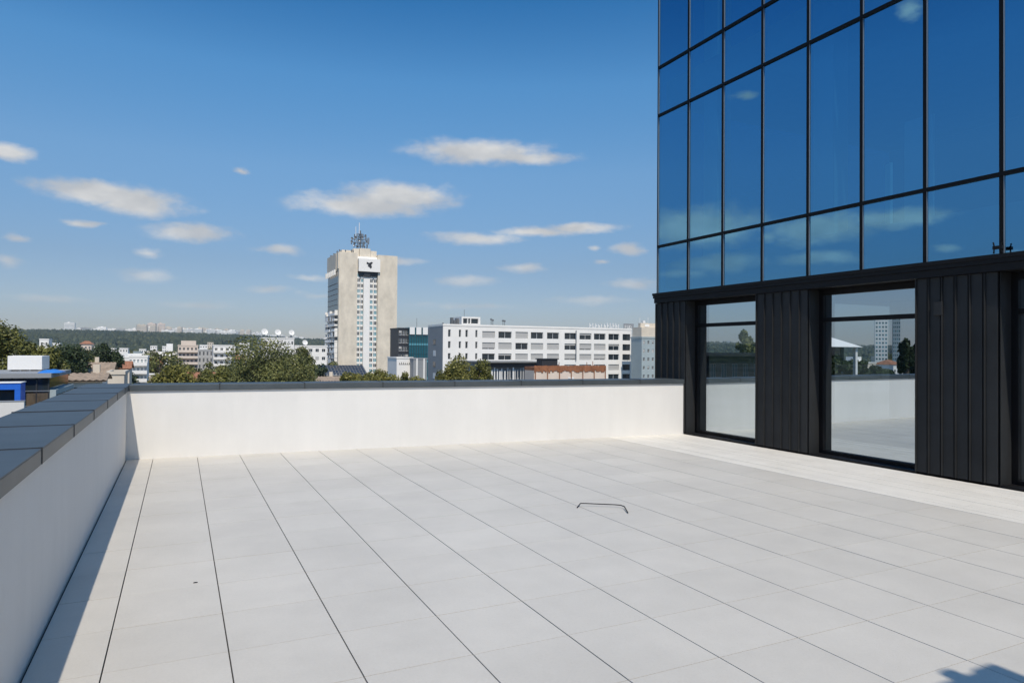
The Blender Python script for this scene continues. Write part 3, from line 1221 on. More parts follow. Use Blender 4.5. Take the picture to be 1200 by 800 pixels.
q.build('wall', [M['whitewall'], M['flatroof']], wb_)
for o, k in zip(ops, kinds):
    bl = None
    if k == 'b':
        bl = rng.choice((1, 1, .97, .8))
    elif k == 'd' and rng.random() < .4:
        bl = .3
    add_window(wb_, o, M['darkglass'], M['frame'] if k != 'k' else M['darkframe'], rev=.35, panes=2 if k != 's' else 1, blind=bl)
q = MB()
q.box(-.12, wx1 - wx0 + .12, -.12, .3, hW + .002, hW + .55)
q.box(-.12, .3, .302, WD, hW + .002, hW + .55)
q.build('roof_parapet', M['whitewall'], wb_)
gsd = MB()
gsd.box(-.06, -.003, .1, WD - .1, 0, hW - .2)
gsd.build('side_shade', M['greywall'], wb_)  # grey sheet painting the shade on the white block's left side
for k in range(5):
    q = MB()
    q.box(-.10, -.062, WD * .46, WD * .62, hW - 5.6 - k * 3.4, hW - 3.9 - k * 3.4)
    q.build('window', M['frame'] if k % 2 else M['darkglass'], wb_)
# penthouse
q = MB()
pw0, pw1 = wu(542), wu(564)
po = [(wu(543.8), wu(549.0), hW + .8, hW + 2.4), (wu(549.8), wu(552.2), hW + .8, hW + 2.4), (wu(553.2), wu(561.8), hW + .8, hW + 2.4)]
wall = MB()
pz = wz(370.6, 553)
xs_ = MB()
wall_block(wall, pw1 - pw0, 8, pz, [(a - pw0, b - pw0, c, e) for a, b, c, e in po], 0, rev=.3, roof_m=0, z0=hW + .01)
pt = wall.build('penthouse', M['whitewall'], wb_, loc=(pw0, .9, 0))
for a, b, c, e in po:
    add_window(pt, (a - pw0, b - pw0, c, e), M['darkglass'], M['frame'], rev=.3, panes=1)
q = MB()
q.tube([(wu(549.5), 4, pz), (wu(549.5), 4, wz(361.5, 550))], .07, 5)
for u_, vv in ((534, 371), (537, 374), (540, 372)):
    q.box(wu(u_) - .35, wu(u_) + .35, 3, 4, hW + .01, wz(vv, u_))
for u_, vv in ((523, 377), (527, 378), (580, 372), (582, 373), (594, 373.5), (596, 374)):
    q.tube([(wu(u_), 3, hW), (wu(u_), 3, wz(vv, u_))], .09, 5)
    q.box(wu(u_) - .3, wu(u_) + .3, 2.9, 3.1, wz(vv + 2.2, u_), wz(vv + .6, u_))
q.build('roof_equipment', M['antenna'], wb_)
q = MB()
q.tube([(wu(674.6), -.25, wz(422, 675)), (wu(674.6), -.25, wz(386.5, 675))], .16, 8)
q.build('flue_pipe', M['steel'], wb_)
# rooftop letters too small to read, and a panel with dark letters
sgn = empty('roof_sign', (wu(702) + wx0, YW + 6, hW + GROUND), 'row of small white rooftop letters on the right end of the white office block', 'sign')
x_ = 0.0
Wl = X(727.5, YW + 6) - (wu(702) + wx0)
for k in range(11):
    q = MB()
    w_ = Wl / 11 * .62
    h_ = rng.uniform(1.2, 1.8)
    x_ = Wl * k / 11
    q.box(x_, x_ + .26, -.1, .1, .6, .7 + h_)
    if k % 3 != 1:
        q.box(x_ + .263, x_ + w_, -.1, .1, .7 + h_ * .4, .7 + h_ * .4 + .34)
    if k % 2:
        q.box(x_ + w_ - .26, x_ + w_, -.098, .098, .6, .7 + h_ * .4 - .003)
    q.build('letter', M['whitepaint'], sgn)
q = MB()
q.box(-.3, Wl + .3, .15, .25, .45, .55)
for k in range(6):
    q.box(Wl * k / 5 - .05, Wl * k / 5 + .05, .15, .25, 0, .45)
q.build('sign_rail', M['steel'], sgn)
px0 = X(731, YW + 6)
pnl = empty('sign_panel', (px0, YW + 6, hW + GROUND), 'blue grey rooftop panel with pale letters beside the white letter row', 'sign')
q = MB()
pw_ = X(742.5, YW + 6) - px0
q.box(0, pw_, 0, .2, .25, 2.5)
q.box(.2, .35, .02, .18, 0, .249)
q.box(pw_ - .35, pw_ - .2, .02, .18, 0, .249)
q.build('board', M['greywall'], pnl)
for k, ch in enumerate('FUD'):
    cu = bpy.data.curves.new('letter', 'FONT')
    cu.body = ch
    cu.size = 1.5
    cu.extrude = .03
    tmp = bpy.data.objects.new('letter_outline', cu)
    COL.objects.link(tmp)
    bpy.context.view_layer.update()
    lm2 = bpy.data.meshes.new_from_object(tmp.evaluated_get(bpy.context.evaluated_depsgraph_get()))
    bpy.data.objects.remove(tmp)
    lm2.materials.clear()
    lm2.materials.append(M['whitepaint'])
    to = bpy.data.objects.new('letter', lm2)
    to.parent = pnl
    to.rotation_euler = (R(90), 0, 0)
    to.location = (.25 + k * .92, -.035, .8)
    COL.objects.link(to)

# grey-green block with a beige roof storey at the right
YG = 176
gb, gw, gh = block('apartment_block', 'grey green apartment block with a beige roof storey next to the black cladding', 'building', 752, 778, 396, YG, YX(739.5, X(752, YG)) - YG, 'bluegrey', 9, 5, (.42, .42), frame='frame', blinds=.2)
q = MB()
gd = YX(739.5, X(752, YG)) - YG
q.box(.1, gw + 1, .3, gd - .6, gh + .51, gh + 3.5)
q.box(.6, gw - .8, 1.5, gd - 3, gh + 3.51, gh + 4.9)
q.build('roof_storey', M['cream'], gb)
q = MB()
q.box(gw * .25, gw * .45, 1.3, 1.49, gh + 3.7, gh + 4.5)
q.tube([(gw * .25, 4, gh + 4.9), (gw * .25, 4, gh + 6.6)], .07, 5)
q.tube([(gw * .62, 4, gh + 4.9), (gw * .62, 4, gh + 6.9)], .07, 5)
q.box(gw * .4, gw * .5, 4, 5, gh + 4.9, gh + 5.8)
q.build('roof_aerial', M['whitepaint'], gb)

# teal glass block with its left wing
YL = 262
tb, tw, th = block('glass_office_block', 'small teal glass office block with white roof fins right of the hotel tower', 'building', 479, 502, 385, YL, 14, 'tealglass', 0, 1)
fh_ = 3.4
for k in range(6):
    q = MB()
    z_ = th - 3.2 - k * fh_
    q.box(-.1, tw + .1, -.12, -.004, z_, z_ + .9)
    q.build('spandrel_band', M['cyanglass'] if k % 2 else M['tealglass'], tb)
for k in range(9):
    q = MB()
    q.box(tw * k / 8 - .08, tw * k / 8 + .08, -.2, -.121, th - 22, th)
    q.build('mullion', M['darkframe'], tb)
for k in range(3):
    q = MB()
    q.box(tw * (k / 3 + .02), tw * ((k + 1) / 3 - .06), -.6, 6, th + .52, th + .7)
    q.box(tw * (k / 3 + .02), tw * ((k + 1) / 3 - .06), -.6, -.45, th - 2.2, th + .515)
    q.build('roof_fin', M['whitepaint'], tb)
q = MB()
q.tube([(tw * .55, 4, th), (tw * .55, 4, th + 4.5)], .08, 5)
q.build('roof_aerial', M['antenna'], tb)
db, dw_, dh = block('dark_office_block', 'dark glass office block squeezed between the hotel tower and the teal glass block', 'building', 467, 478.6, 385, YL + 1, 12, 'darkframe', 9, 3, (.86, .62), glass='darkglass', blinds=.25)
cb, cw_, ch_ = block('low_commercial_building', 'low white commercial building with a dark scribble of letters on its wall', 'building', 465, 484, 419.5, 240, 12, 'whitewall', 0, 1)
for k in range(6):
    q = MB()
    a = cw_ * (.16 + .12 * k)
    q.box(a, a + .18, -.1, -.003, ch_ - 2.2, ch_ - 2.2 + rng.uniform(.5, .9))
    q.box(a + .183, a + .5, -.1, -.003, ch_ - 2.2, ch_ - 2.02)
    q.build('letter', M['darkframe'], cb)
lb_, lw_, lh_ = block('grey_pillared_building', 'grey building with white vertical strips below the teal glass block', 'building', 484.5, 500.5, 420.5, 236, 12, 'greywall', 0, 1)
for k in (.2, .72):
    q = MB()
    q.box(lw_ * k, lw_ * k + .55, -.25, -.003, 0, lh_ + .3)
    q.build('white_strip', M['whitepaint'], lb_)

# rusty shed, pale canopy hall
YS = 118
sx = X(626, YS)
sh = empty('rusty_shed', (sx, YS, GROUND), 'pale pink industrial shed streaked with rust before the white office block', 'shed')
sw = X(710, YS) - sx
hz = Z(668, 427.5, YS) - GROUND
q = MB()
q.box(0, sw, 0, 4, 0, hz - 1.0)
q.build('wall', M['pinkwall'], sh)
q = MB()
for k in range(42):
    a = sw * k / 42
    q.box(a + .01, a + sw / 42 - .01, -.12, -.004, hz - 1.0 - rng.uniform(.0, .45), hz - rng.uniform(0, .12))
q.box(0, sw, .0, 4.1, hz - .99, hz - .3)
q.build('frieze', M['rust'], sh)
for k in range(7):
    q = MB()
    a = .15 + (sw - .4) * k / 6
    q.box(a, a + .16, -.20, -.125, 0, hz - .6)
    q.build('post', M['rust'], sh)
for u_, vv in ((697, 424), (704, 423), (664, 424)):
    q = MB()
    a = X(u_, YS) - sx
    q.tube([(a, 3, hz - .3), (a, 3, Z(u_, vv, YS) - GROUND)], .07, 6)
    q.build('pipe', M['rust'], sh)
q = MB()
q.box(sw * .46, sw * .54, -.1, -.003, hz - 4.6, hz - 2.4)
q.build('window', M['frame'], sh)
q = MB()
a, b = X(639, YS) - sx, X(657, YS) - sx
q.box(a, b, 1.2, 3.6, hz - .29, Z(648, 420.6, YS) - GROUND)
q.box(a - .2, b + .2, 1.0, 3.8, Z(648, 420.6, YS) - GROUND + .003, Z(648, 419.6, YS) - GROUND)
q.build('roof_hut', M['darkframe'], sh)

YK = 140
kx = X(562, YK)
kw = X(641, YK) - kx
kz = Z(600, 423, YK) - GROUND
ch = empty('canopy_hall', (kx, YK, GROUND), 'grey roofed open hall with pale vertical slats left of the rusty shed', 'shed')
q = MB()
q.box(-.5, kw, -1.5, 12, kz - .25, kz)
q.build('roof', M['flatroof'], ch)
q = MB()
q.box(0, kw, 1.0, 11, 0, kz - .26)
q.build('wall', M['greywall'], ch)
for k in range(26):
    q = MB()
    a = kw * (k + rng.uniform(.1, .5)) / 26
    q.box(a, a + rng.uniform(.12, .34), -.1, .1, 0, kz - rng.uniform(1.3, 2.2))
    q.build('slat', M['whitepaint'] if rng.random() < .6 else M['blind'], ch)
q = MB()
q.box(0, kw - .1, -.4, .0, kz - 1.2, kz - .255)
q.build('fascia', M['darkframe'], ch)

# ------------------------------------------------------------------ satellite dish building and neighbours behind the big tree
YD = 300
d1, dw1, dh1 = block('broadcast_building', 'white building carrying a row of satellite dishes behind the big round tree', 'building', 306, 344.5, 396.5, YD, 16, 'whitewall', 7, 9, (.5, .4), blinds=.4)
d2, dw2, dh2 = block('broadcast_building', 'lower white building with one satellite dish left of the hotel tower', 'building', 345, 383, 405.5, YD + 6, 16, 'whitewall', 6, 5, (.55, .42), blinds=.2)
q = MB()
q.tube([(dw2 * .32, 1, dh2), (dw2 * .32, 1, dh2 + 1)], .1, 5)
q.build('aerial', M['steel'], d2)
hood = [('leftmost', 309.5, 388.3, 7, d1, dh1), ('middle', 325, 389, 6.8, d1, dh1), ('rightmost', 341, 389.3, 6.3, d1, dh1), ('single', 357, 401, 6, d2, dh2)]
for w_, u_, v_, wpx, bb, bh in hood:
    yd_ = YD + 2 if bb is d1 else YD + 8
    zc_ = Z(u_, v_, yd_)
    rr = wpx / 2 * yd_ / FPX * 1.02
    lab = {'leftmost': 'leftmost of the three white satellite dishes above the big tree', 'middle': 'middle one of the three white satellite dishes above the big tree', 'rightmost': 'rightmost of the three white satellite dishes above the big tree', 'single': 'white satellite dish standing alone on the lower building left of the hotel'}[w_]
    ds = empty('satellite_dish', (X(u_, yd_), yd_, bb.location.z + bh), lab, 'satellite dish', 'white satellite dishes')
    hh_ = zc_ - ds.location.z
    q = MB()
    q.disc((0, 0, hh_), (.25, -1, .35), rr, rr * .3, 20)
    q.build('reflector', M['whitepaint'], ds, smooth=True)
    q = MB()
    q.tube([(0, .15, 0), (0, .15, hh_)], .16, 6)
    q.tube([(-.6, .6, 0), (0, .2, hh_ * .8)], .07, 5)
    q.tube([(.6, .6, 0), (0, .2, hh_ * .8)], .07, 5)
    q.build('mount', M['steel'], ds)
    q = MB()
    q.tube([(0, 0, hh_), (rr * .25 * .9, -rr * .9, hh_ + rr * .32)], .06, 5)
    q.build('feed_arm', M['steel'], ds)

# ------------------------------------------------------------------ individual houses left of the big tree
block('white_villa', 'white four storey villa with pale blue trim among the red roofs', 'house', 151, 173, 418, 235, 12, 'whitewall', 7, 5, (.6, .4), glass='bluegrey', slabs=True)
q1, w1, h1 = block('terraced_apartments', 'pink and white apartment house with stepped balconies left of the big tree', 'building', 208.5, 232, 405, 330, 14, 'pinkwall', 8, 5, (.6, .45), slabs=True)
q = MB()
q.box(w1 * .15, w1 * .9, 1, 10, h1 + .51, h1 + 2.4)
q.build('roof_storey', M['pinkwall'], q1)
q2, w2, h2 = block('white_house', 'white flat roofed house with a white box on its roof beside the pink apartments', 'house', 186, 207, 413, 345, 12, 'whitewall', 6, 5, (.5, .4))
q = MB()
q.box(w2 * .42, w2 * .78, 2, 7, h2 + .51, h2 + 4.2)
q.build('stair_head', M['whitepaint'], q2)
block('long_house', 'long low white house in front of the yellow green tree', 'house', 171, 199, 418.5, 300, 10, 'whitewall', 5, 8, (.55, .45))
block('white_house', 'small white house half hidden by the dark trees left', 'house', 46, 57, 397.5, 420, 10, 'whitewall', 5, 2, (.4, .4))
block('white_house', 'pale house with a dark window between the dark green trees', 'house', 98, 106, 412, 260, 8, 'whitewall', 5, 2, (.4, .4))
block('beige_box_house', 'plain beige box house just behind the parapet corner', 'house', 126.5, 146, 438.2, 120, 8, 'cream', 0, 1)
block('white_house', 'white house with a flat slab roof just left of the big tree', 'house', 250, 276, 405, 340, 10, 'whitewall', 7, 4, (.5, .4), slabs=True)
block('white_house', 'grey white house with narrow windows behind the yellow green tree', 'house', 232, 250, 410, 360, 10, 'blind', 6, 4, (.5, .6))
for u0_, u1_, vt_, yy_, wl_, rr, cc in ((86, 96, 411, 520, 'whitewall', 5, 3), (108, 117, 406, 640, 'whitewall', 5, 3), (140, 150, 408, 560, 'whitewall', 6, 3), (156, 166, 412, 470, 'bluegrey', 5, 3), (163, 171, 409, 610, 'whitewall', 6, 3), (172, 183, 411.5, 520, 'cream', 5, 4), (176, 184, 405, 820, 'whitewall', 7, 3), (190, 197, 405.5, 760, 'whitewall', 7, 3), (234, 243, 404, 700, 'whitewall', 7, 3), (142, 152, 419, 300, 'whitewall', 4, 3), (118, 127, 413, 430, 'pinkwall', 5, 3), (243, 250, 401, 900, 'cream', 8, 3), (280, 292, 402, 600, 'whitewall', 7, 4), (60, 70, 402, 700, 'whitewall', 7, 3)):
    block('town_block', 'small ' + {'whitewall': 'white', 'bluegrey': 'blue grey', 'cream': 'cream', 'pinkwall': 'pinkish'}[wl_] + ' flat roofed block wedged between the trees below the ridge', 'house', u0_, u1_, vt_, yy_, 12, wl_, rr, cc, (.5, .42), group='small blocks below the ridge')
pk, pkw, pkh = block('peach_house', 'peach coloured house with a red roof above the dark trees', 'house', 94, 107, 403.5, 480, 12, 'pinkwall', 6, 3, (.5, .4))
q = MB()
q.v = [(-.6, -.6, pkh + .51), (pkw + .6, -.6, pkh + .51), (pkw + .6, 12.6, pkh + .51), (-.6, 12.6, pkh + .51), (pkw * .3, 6, pkh + 2.4), (pkw * .7, 6, pkh + 2.4)]
q.f = [(0, 1, 5, 4), (1, 2, 5), (2, 3, 4, 5), (3, 0, 4)]
q.m = [0] * 4
q.build('roof', M['clay'], pk)


def gable(name, label, u0, u1, ve, vr, Y, d, wall, roof, group=None, win=True):
    """pitched roof house, ridge along x, eaves at image row ve, ridge at vr"""
    um = (u0 + u1) / 2
    x0, x1 = X(u0, Y), X(u1, Y)
    w = x1 - x0
    he = Z(um, ve, Y) - GROUND
    hr_ = Z(um, vr, Y + d / 2) - GROUND
    root = empty(name, (x0, Y, GROUND), label, 'house', group)
    q = MB()
    q.box(0, w, 0, d, 0, he)
    q.v += [(0.02, .02, he), (.02, d - .02, he), (.02, d / 2, hr_ - .1), (w - .02, .02, he), (w - .02, d - .02, he), (w - .02, d / 2, hr_ - .1)]
    n = len(q.v) - 6
    q.f += [(n, n + 2, n + 1), (n + 3, n + 4, n + 5)]
    q.m += [0, 0]
    q.build('wall', M[wall], root)
    q = MB()
    ov = .5
    k = (hr_ - he) / (d / 2)
    nrow = max(6, int((x1 - x0) / .5))
    for s in (0, 1):
        ya, yb = (-ov, d / 2) if s == 0 else (d + ov, d / 2)
        za, zb = he - ov * k + .05, hr_ + .05
        # rolled tile courses
        for i in range(nrow):
            a, b = -ov + (w + 2 * ov) * i / nrow, -ov + (w + 2 * ov) * (i + 1) / nrow
            mid = (a + b) / 2
            pts_ = [(a, ya, za), (mid, ya, za + .12), (mid, yb, zb + .12), (a, yb, zb)]
            pt2 = [(mid, ya, za + .12), (b, ya, za), (b, yb, zb), (mid, yb, zb + .12)]
            q.quad(*(pts_ if s == 0 else pts_[::-1]))
            q.quad(*(pt2 if s == 0 else pt2[::-1]))
        q.quad((-ov, ya, za - .12), (-ov, yb, zb - .12), (w + ov, yb, zb - .12), (w + ov, ya, za - .12))
    r_ = q.build('roof', M[roof], root)
    c = MB()
    c.box(w * .65, w * .65 + .7, d * .55, d * .55 + .7, hr_ - 1, hr_ + 1.1)
    c.build('chimney', M['cream'], r_)
    if win:
        for i in range(max(2, int(w / 3.5))):
            c = MB()
            n_ = max(2, int(w / 3.5))
            a = w * (i + .5) / n_
            c.box(a - .5, a + .5, -.06, -.003, he - 2.1, he - .8)
            c.build('window', M['darkglass'], root)
    return root


gable('tiled_house', 'wide house under a faded beige tiled roof behind the left parapet', 62, 130, 437, 424.5, 150, 12, 'whitewall', 'oldclay')
gable('tiled_house', 'low house with an orange clay roof right of the faded beige roof', 108, 152, 431, 423, 205, 11, 'cream', 'clay')
gable('tiled_house', 'small house with a bright red brown roof under the yellow green tree', 222, 252, 445, 436, 170, 10, 'cream', 'clay')
gable('tiled_house', 'white walled house with weathered roof close to the parapet corner', 76, 120, 445, 437.5, 92, 7, 'whitewall', 'oldclay')
gable('tiled_house', 'clay roofed house between villa and pink apartments', 172, 190, 427, 420, 270, 9, 'cream', 'clay')
gable('tiled_house', 'rust red roofed house behind the canopy trees right of the big tree', 372, 402, 446, 441, 150, 9, 'cream', 'oldclay', win=False)

# ------------------------------------------------------------------ blue framed neighbour at the left
YN = 60.0
KN = YN / 33.0


def nb(u, v, Y=YN):
    return X(u, Y, v), Z(u, v, Y)


nx1 = X(58, YN, 460)
ng = empty('dark_glass_building', (nx1, YN, GROUND), 'low dark glass building with a blue portal frame just past the left parapet', 'building')
zt = Z(40, 442, YN) - GROUND
zb = 0
ndep = YX(80, nx1, 445) - YN
NW = 6.0
q = MB()
q.box(-NW, 0, .0, ndep, 0, zt - .02)
q.build('glazed_wall', M['darkglass'], ng)
q = MB()
q.box(-NW - .2, .15, -.4, ndep + .3, zt, zt + .32)
q.build('roof_slab', M['greywall'], ng)
for k in range(9):
    q = MB()
    a = -NW + (NW - .1) * k / 8
    q.box(a, a + .09, -.07, -.003, 0, zt - .03)
    q.build('mullion', M['darkframe'], ng)
for z_ in (zt - .55 * KN, zt - 1.15 * KN):
    q = MB()
    q.box(-NW, 0, -.10, -.071, z_, z_ + .07)
    q.build('transom', M['steel'], ng)
q = MB()
a, b = X(31, YN, 470) - nx1, X(56, YN, 470) - nx1
q.box(a, b, -.06, -.0035, zt - 3 * KN, zt - .62 * KN)
q.build('brown_panel', M['brownpanel'], ng)
q = MB()
q.box(.01, .4, 0, ndep, 0, zt - .5 * KN)
q.build('side_wall', M['bluegrey'], ng)
for k in range(4):
    q = MB()
    q.box(.402, .43, ndep * (k + .1) / 4, ndep * (k + .9) / 4, zt - 2.2 * KN, zt - .7 * KN)
    q.build('window', M['darkglass'], ng)
# blue portal frame
yp = YN - 2.2 * KN
bx1 = X(24, yp, 460)
bt = Z(12, 448.4, yp) - GROUND
bf = empty('blue_portal', (bx1, yp, GROUND), 'bright blue square portal frame before the dark glass building', 'portal frame')
q = MB()
wv_ = .7 * (X(24, yp, 460) - X(14, yp, 460))
q.box(-6.2, 0, 0, 1.6, bt - .24 * KN, bt)
q.box(-wv_, 0, 0, 1.6, 0, bt - .243 * KN)
q.box(-6.2, -6.2 + wv_, 0, 1.6, 0, bt - .243 * KN)
q.build('frame', M['bluepaint'], bf)
q = MB()
q.box(-6.25, .05, -.05, 1.65, bt + .002, bt + .05)
q.build('capping', M['whitepaint'], bf)
q = MB()
q.box(-6.2 + wv_ + .01, -wv_ - .01, .8, .86, 0, bt - .25 * KN)
q.build('glazing', M['darkglass'], bf)
# white lower parapet
yq = YN - 4.6 * KN
wq = empty('low_white_wall', (X(28, yq, 480), yq, GROUND), 'low white wall in front of the blue portal frame', 'wall')
q = MB()
q.box(-12, 0, 0, .35, 0, Z(14, 470, yq) - GROUND)
q.build('wall', M['stucco'], wq)
q = MB()
q.box(-12.03, .03, -.03, .38, Z(14, 470, yq) - GROUND + .002, Z(14, 469.2, yq) - GROUND)
q.build('coping', M['greywall'], wq)
# white plant box on the roof
yb2 = YN + 3.2 * KN
rb = empty('roof_plant_box', (X(9, yb2), yb2, zt + .32 + GROUND), 'white sheet clad plant box on the roof of the dark glass building', 'plant box')
q = MB()
bw_ = X(49.5, yb2) - X(9, yb2)
bh_ = Z(30, 416.5, yb2) - (zt + .32 + GROUND)
q.box(0, bw_, 0, 1.9 * KN, .1, bh_)
q.build('casing', M['whitepaint'], rb, bevel=.02)
for k in range(4):
    q = MB()
    q.box(bw_ * (.05 + .28 * k), bw_ * (.05 + .28 * k) + .12,   .1, 1.8 * KN, 0, .099)
    q.build('foot', M['steel'], rb)
# blue tarpaulin heap on the roof corner
tp = MB()
tx_ = X(44, YN + .5)
tw_ = X(71, YN + .5) - tx_
na_, nb_ = 22, 12
z0_ = zt + .325 + GROUND
hgt = (Z(58, 434.0, YN + 1) - z0_) * 2.0
gr = np.zeros((nb_, na_))
for j in range(nb_):
    for i in range(na_):
        s, t = i / (na_ - 1), j / (nb_ - 1)
        env = (math.sin(s * math.pi) ** .45) * (math.sin(t * math.pi) ** .45)
        zz = z0_ + env * hgt * (.55 + .5 * float(vnoise(np.array(s * 6.0), np.array(t * 3.0), 4)))
        tp.v.append((tx_ + tw_ * s, YN + .4 + 3.0 * t, zz))
for j in range(nb_ - 1):
    for i in range(na_ - 1):
        tp.f.append((j * na_ + i, j * na_ + i + 1, (j + 1) * na_ + i + 1, (j + 1) * na_ + i))
tp.m = [0] * len(tp.f)
tag(tp.build('tarpaulin', M['tarp']), 'crumpled bright blue tarpaulin on the roof corner of the dark glass building', 'tarpaulin')

# ------------------------------------------------------------------ things that the terrace windows mirror (left of the frame)


def mspot(u, v, D):
    """point at range D along the mirrored sight line (glass plane x = XF + .26)"""
    d = ray(u, v)
    s = D / math.hypot(d.x, d.y)
    return 2 * (XF + .262) - d.x * s, d.y * s, EYE + d.z * s


x_, y_, z_ = mspot(966, 406, 62)
pv = empty('pavilion', (x_, y_, GROUND), 'roof pavilion under a pale hipped roof', 'pavilion')
he = z_ - GROUND
q = MB()
for a in (-1, 1):
    for b in (-1, 1):
        q.box(a * 1.7 - .12, a * 1.7 + .12, b * 1.7 - .12, b * 1.7 + .12, 0, he)
q.build('post', M['whitepaint'], pv)
q = MB()
q.box(-1.1, 1.1, -1.1, 1.1, 0, he - .02)
q.build('wall', M['darkglass'], pv)
q = MB()
q.v = [(-2.1, -2.1, he), (2.1, -2.1, he), (2.1, 2.1, he), (-2.1, 2.1, he), (0, 0, he + 1.0)]
q.f = [(0, 1, 4), (1, 2, 4), (2, 3, 4), (3, 0, 4), (3, 2, 1, 0)]
q.m = [0] * 5
q.build('roof', M['whitewall'], pv)
# dark low villa whose windows show in the first terrace window
ax_, ay_, az_ = mspot(893, 417, 47)
bx_, by_, bz_ = mspot(817, 417, 47)
dvl = empty('dark_villa', (ax_, ay_, GROUND), 'dark low villa with tall teal windows beyond the left side of the terrace', 'building', rz=math.atan2(by_ - ay_, bx_ - ax_))
dl, dh_ = math.hypot(bx_ - ax_, by_ - ay_), az_ - GROUND
ops_ = [(dl * (i + .25) / 6, dl * (i + .75) / 6, dh_ - 2.3, dh_ - .5) for i in range(6)]
q = MB()
wall_block(q, dl, 7, dh_, ops_, 0, rev=.3)
q.build('wall', M['clad'], dvl)
for o in ops_:
    add_window(dvl, o, M['tealglass'], M['greywall'], rev=.3, panes=2)
q = MB()
q.box(-.4, dl + .4, -.5, 7.4, dh_ + .003, dh_ + .22)
q.build('roof', M['darkframe'], dvl)
for u_, wpx, vt_, lab, cl in ((1042, 12, 371, 'white residential tower striped with balconies far left', 'whitewall'), (1057, 7, 371, 'slim pale blue residential tower far left', 'bluegrey')):
    D_ = 560
    x_, y_, z_ = mspot(u_, vt_, D_)
    w_ = wpx * D_ / FPX * .95
    rt_ = empty('residential_tower', (x_, y_, GROUND), lab, 'tower', rz=R(48))
    hh_ = z_ - GROUND
    ops_ = []
    nr_, nc_ = 16, 4
    for j in range(nr_):
        for i in range(nc_):
            ops_.append((w_ * (i + .2) / nc_, w_ * (i + .8) / nc_, hh_ * (j + .3) / nr_, hh_ * (j + .8) / nr_))
    q = MB()
    wall_block(q, w_, 4, hh_, ops_, 0)
    q.build('wall', M[cl], rt_)
    for o in ops_:
        q = MB()
        q.quad((o[0], .22, o[2]), (o[1], .22, o[2]), (o[1], .22, o[3]), (o[0], .22, o[3]))
        q.build('window', M['tealglass'] if rng.random() < .6 else M['cyanglass'], rt_)

# ------------------------------------------------------------------ trees


def crown_mesh(name, rx, rz, n, leaf, seed, lobes=16, flat=.5):
    """leaf clumps scattered through the shells of many lobes"""
    r = np.random.default_rng(seed)
    cen, rad_ = [], []
    for k in range(lobes):
        while True:
            p = r.uniform(-1, 1, 3)
            if .2 < np.linalg.norm(p) < .80 and p[2] > -.75:
                break
        cen.append(p)
        rad_.append(r.uniform(.22, .42))
    cen, rad_ = np.array(cen), np.array(rad_)
    wgt = rad_ ** 2 / (rad_ ** 2).sum()
    li = r.choice(lobes, n, p=wgt)
    dirs = r.normal(size=(n, 3))
    dirs /= np.linalg.norm(dirs, axis=1)[:, None]
    rr = rad_[li] * r.uniform(.35, 1.0, n) ** .5 * r.uniform(.85, 1.18, n)
    p = cen[li] + dirs * rr[:, None]
    p *= np.array([rx, rx, rz])
    nrm = dirs * .9 + r.normal(size=(n, 3)) * .55 + np.array([0, 0, .35])
    nrm /= np.linalg.norm(nrm, axis=1)[:, None]
    t = np.cross(nrm, r.normal(size=(n, 3)))
    t /= np.linalg.norm(t, axis=1)[:, None]
    b = np.cross(nrm, t)
    s = leaf * r.uniform(.55, 1.25, n)[:, None]
    v = np.stack([p - t * s * .5, p + b * s * .36 - t * s * .05, p + t * s * .55, p - b * s * .36 + t * s * .05], 1).reshape(-1, 3)
    me_ = bpy.data.meshes.new(name)
    me_.vertices.add(4 * n)
    me_.vertices.foreach_set('co', v.ravel())
    me_.loops.add(4 * n)
    me_.loops.foreach_set('vertex_index', np.arange(4 * n))
    me_.polygons.add(n)
    me_.polygons.foreach_set('loop_start', np.arange(n) * 4)
    me_.polygons.foreach_set('loop_total', np.full(n, 4))
    me_.update()
    me_.validate()
    return me_, cen * np.array([rx, rx, rz])


def make_tree(name, label, x, y, top, rx, rz, n, leaf, lm, seed, lobes=16, group=None, ground=GROUND):
    root = empty(name, (x, y, ground), label, 'tree', group)
    H = top - ground
    cz = H - rz * .98
    me_, cen = crown_mesh('crown', rx, rz, n, leaf, seed, lobes)
    me_.materials.append(M[lm])
    c = bpy.data.objects.new('crown', me_)
    c.location = (0, 0, cz)
    c.parent = root
    COL.objects.link(c)
    t = MB()
    r0 = max(.12, H * .016)
    t.tube([(0, 0, 0), (.1, .05, H * .2), (-.1, .1, cz - rz * .5), (0, 0, cz + rz * .35)], [r0 * 1.3, r0, r0 * .75, r0 * .2], 8)
    for q_ in cen[:10]:
        t.tube([(0, 0, cz - rz * .6), (q_[0] * .5, q_[1] * .5, cz + q_[2] * .6 - rz * .15), (q_[0], q_[1], cz + q_[2])], [r0 * .5, r0 * .3, r0 * .1], 5, cap=False)
    t.build('trunk', M['bark'], root)
    return root


def tree_px(name, label, u, vt, wpx, D, hpx, n, leaf, lm, seed, lobes=16):
    n, leaf, lobes = int(n * 1.9), leaf * .74, int(lobes * 1.5)
    d = ray(u, vt)
    hd = math.hypot(d.x, d.y)
    s = D / hd
    return make_tree(name, label, d.x * s, d.y * s, EYE + d.z * s, wpx / 2 * D / FPX * .98, hpx / 2 * D / FPX, n, leaf, lm, seed, lobes)


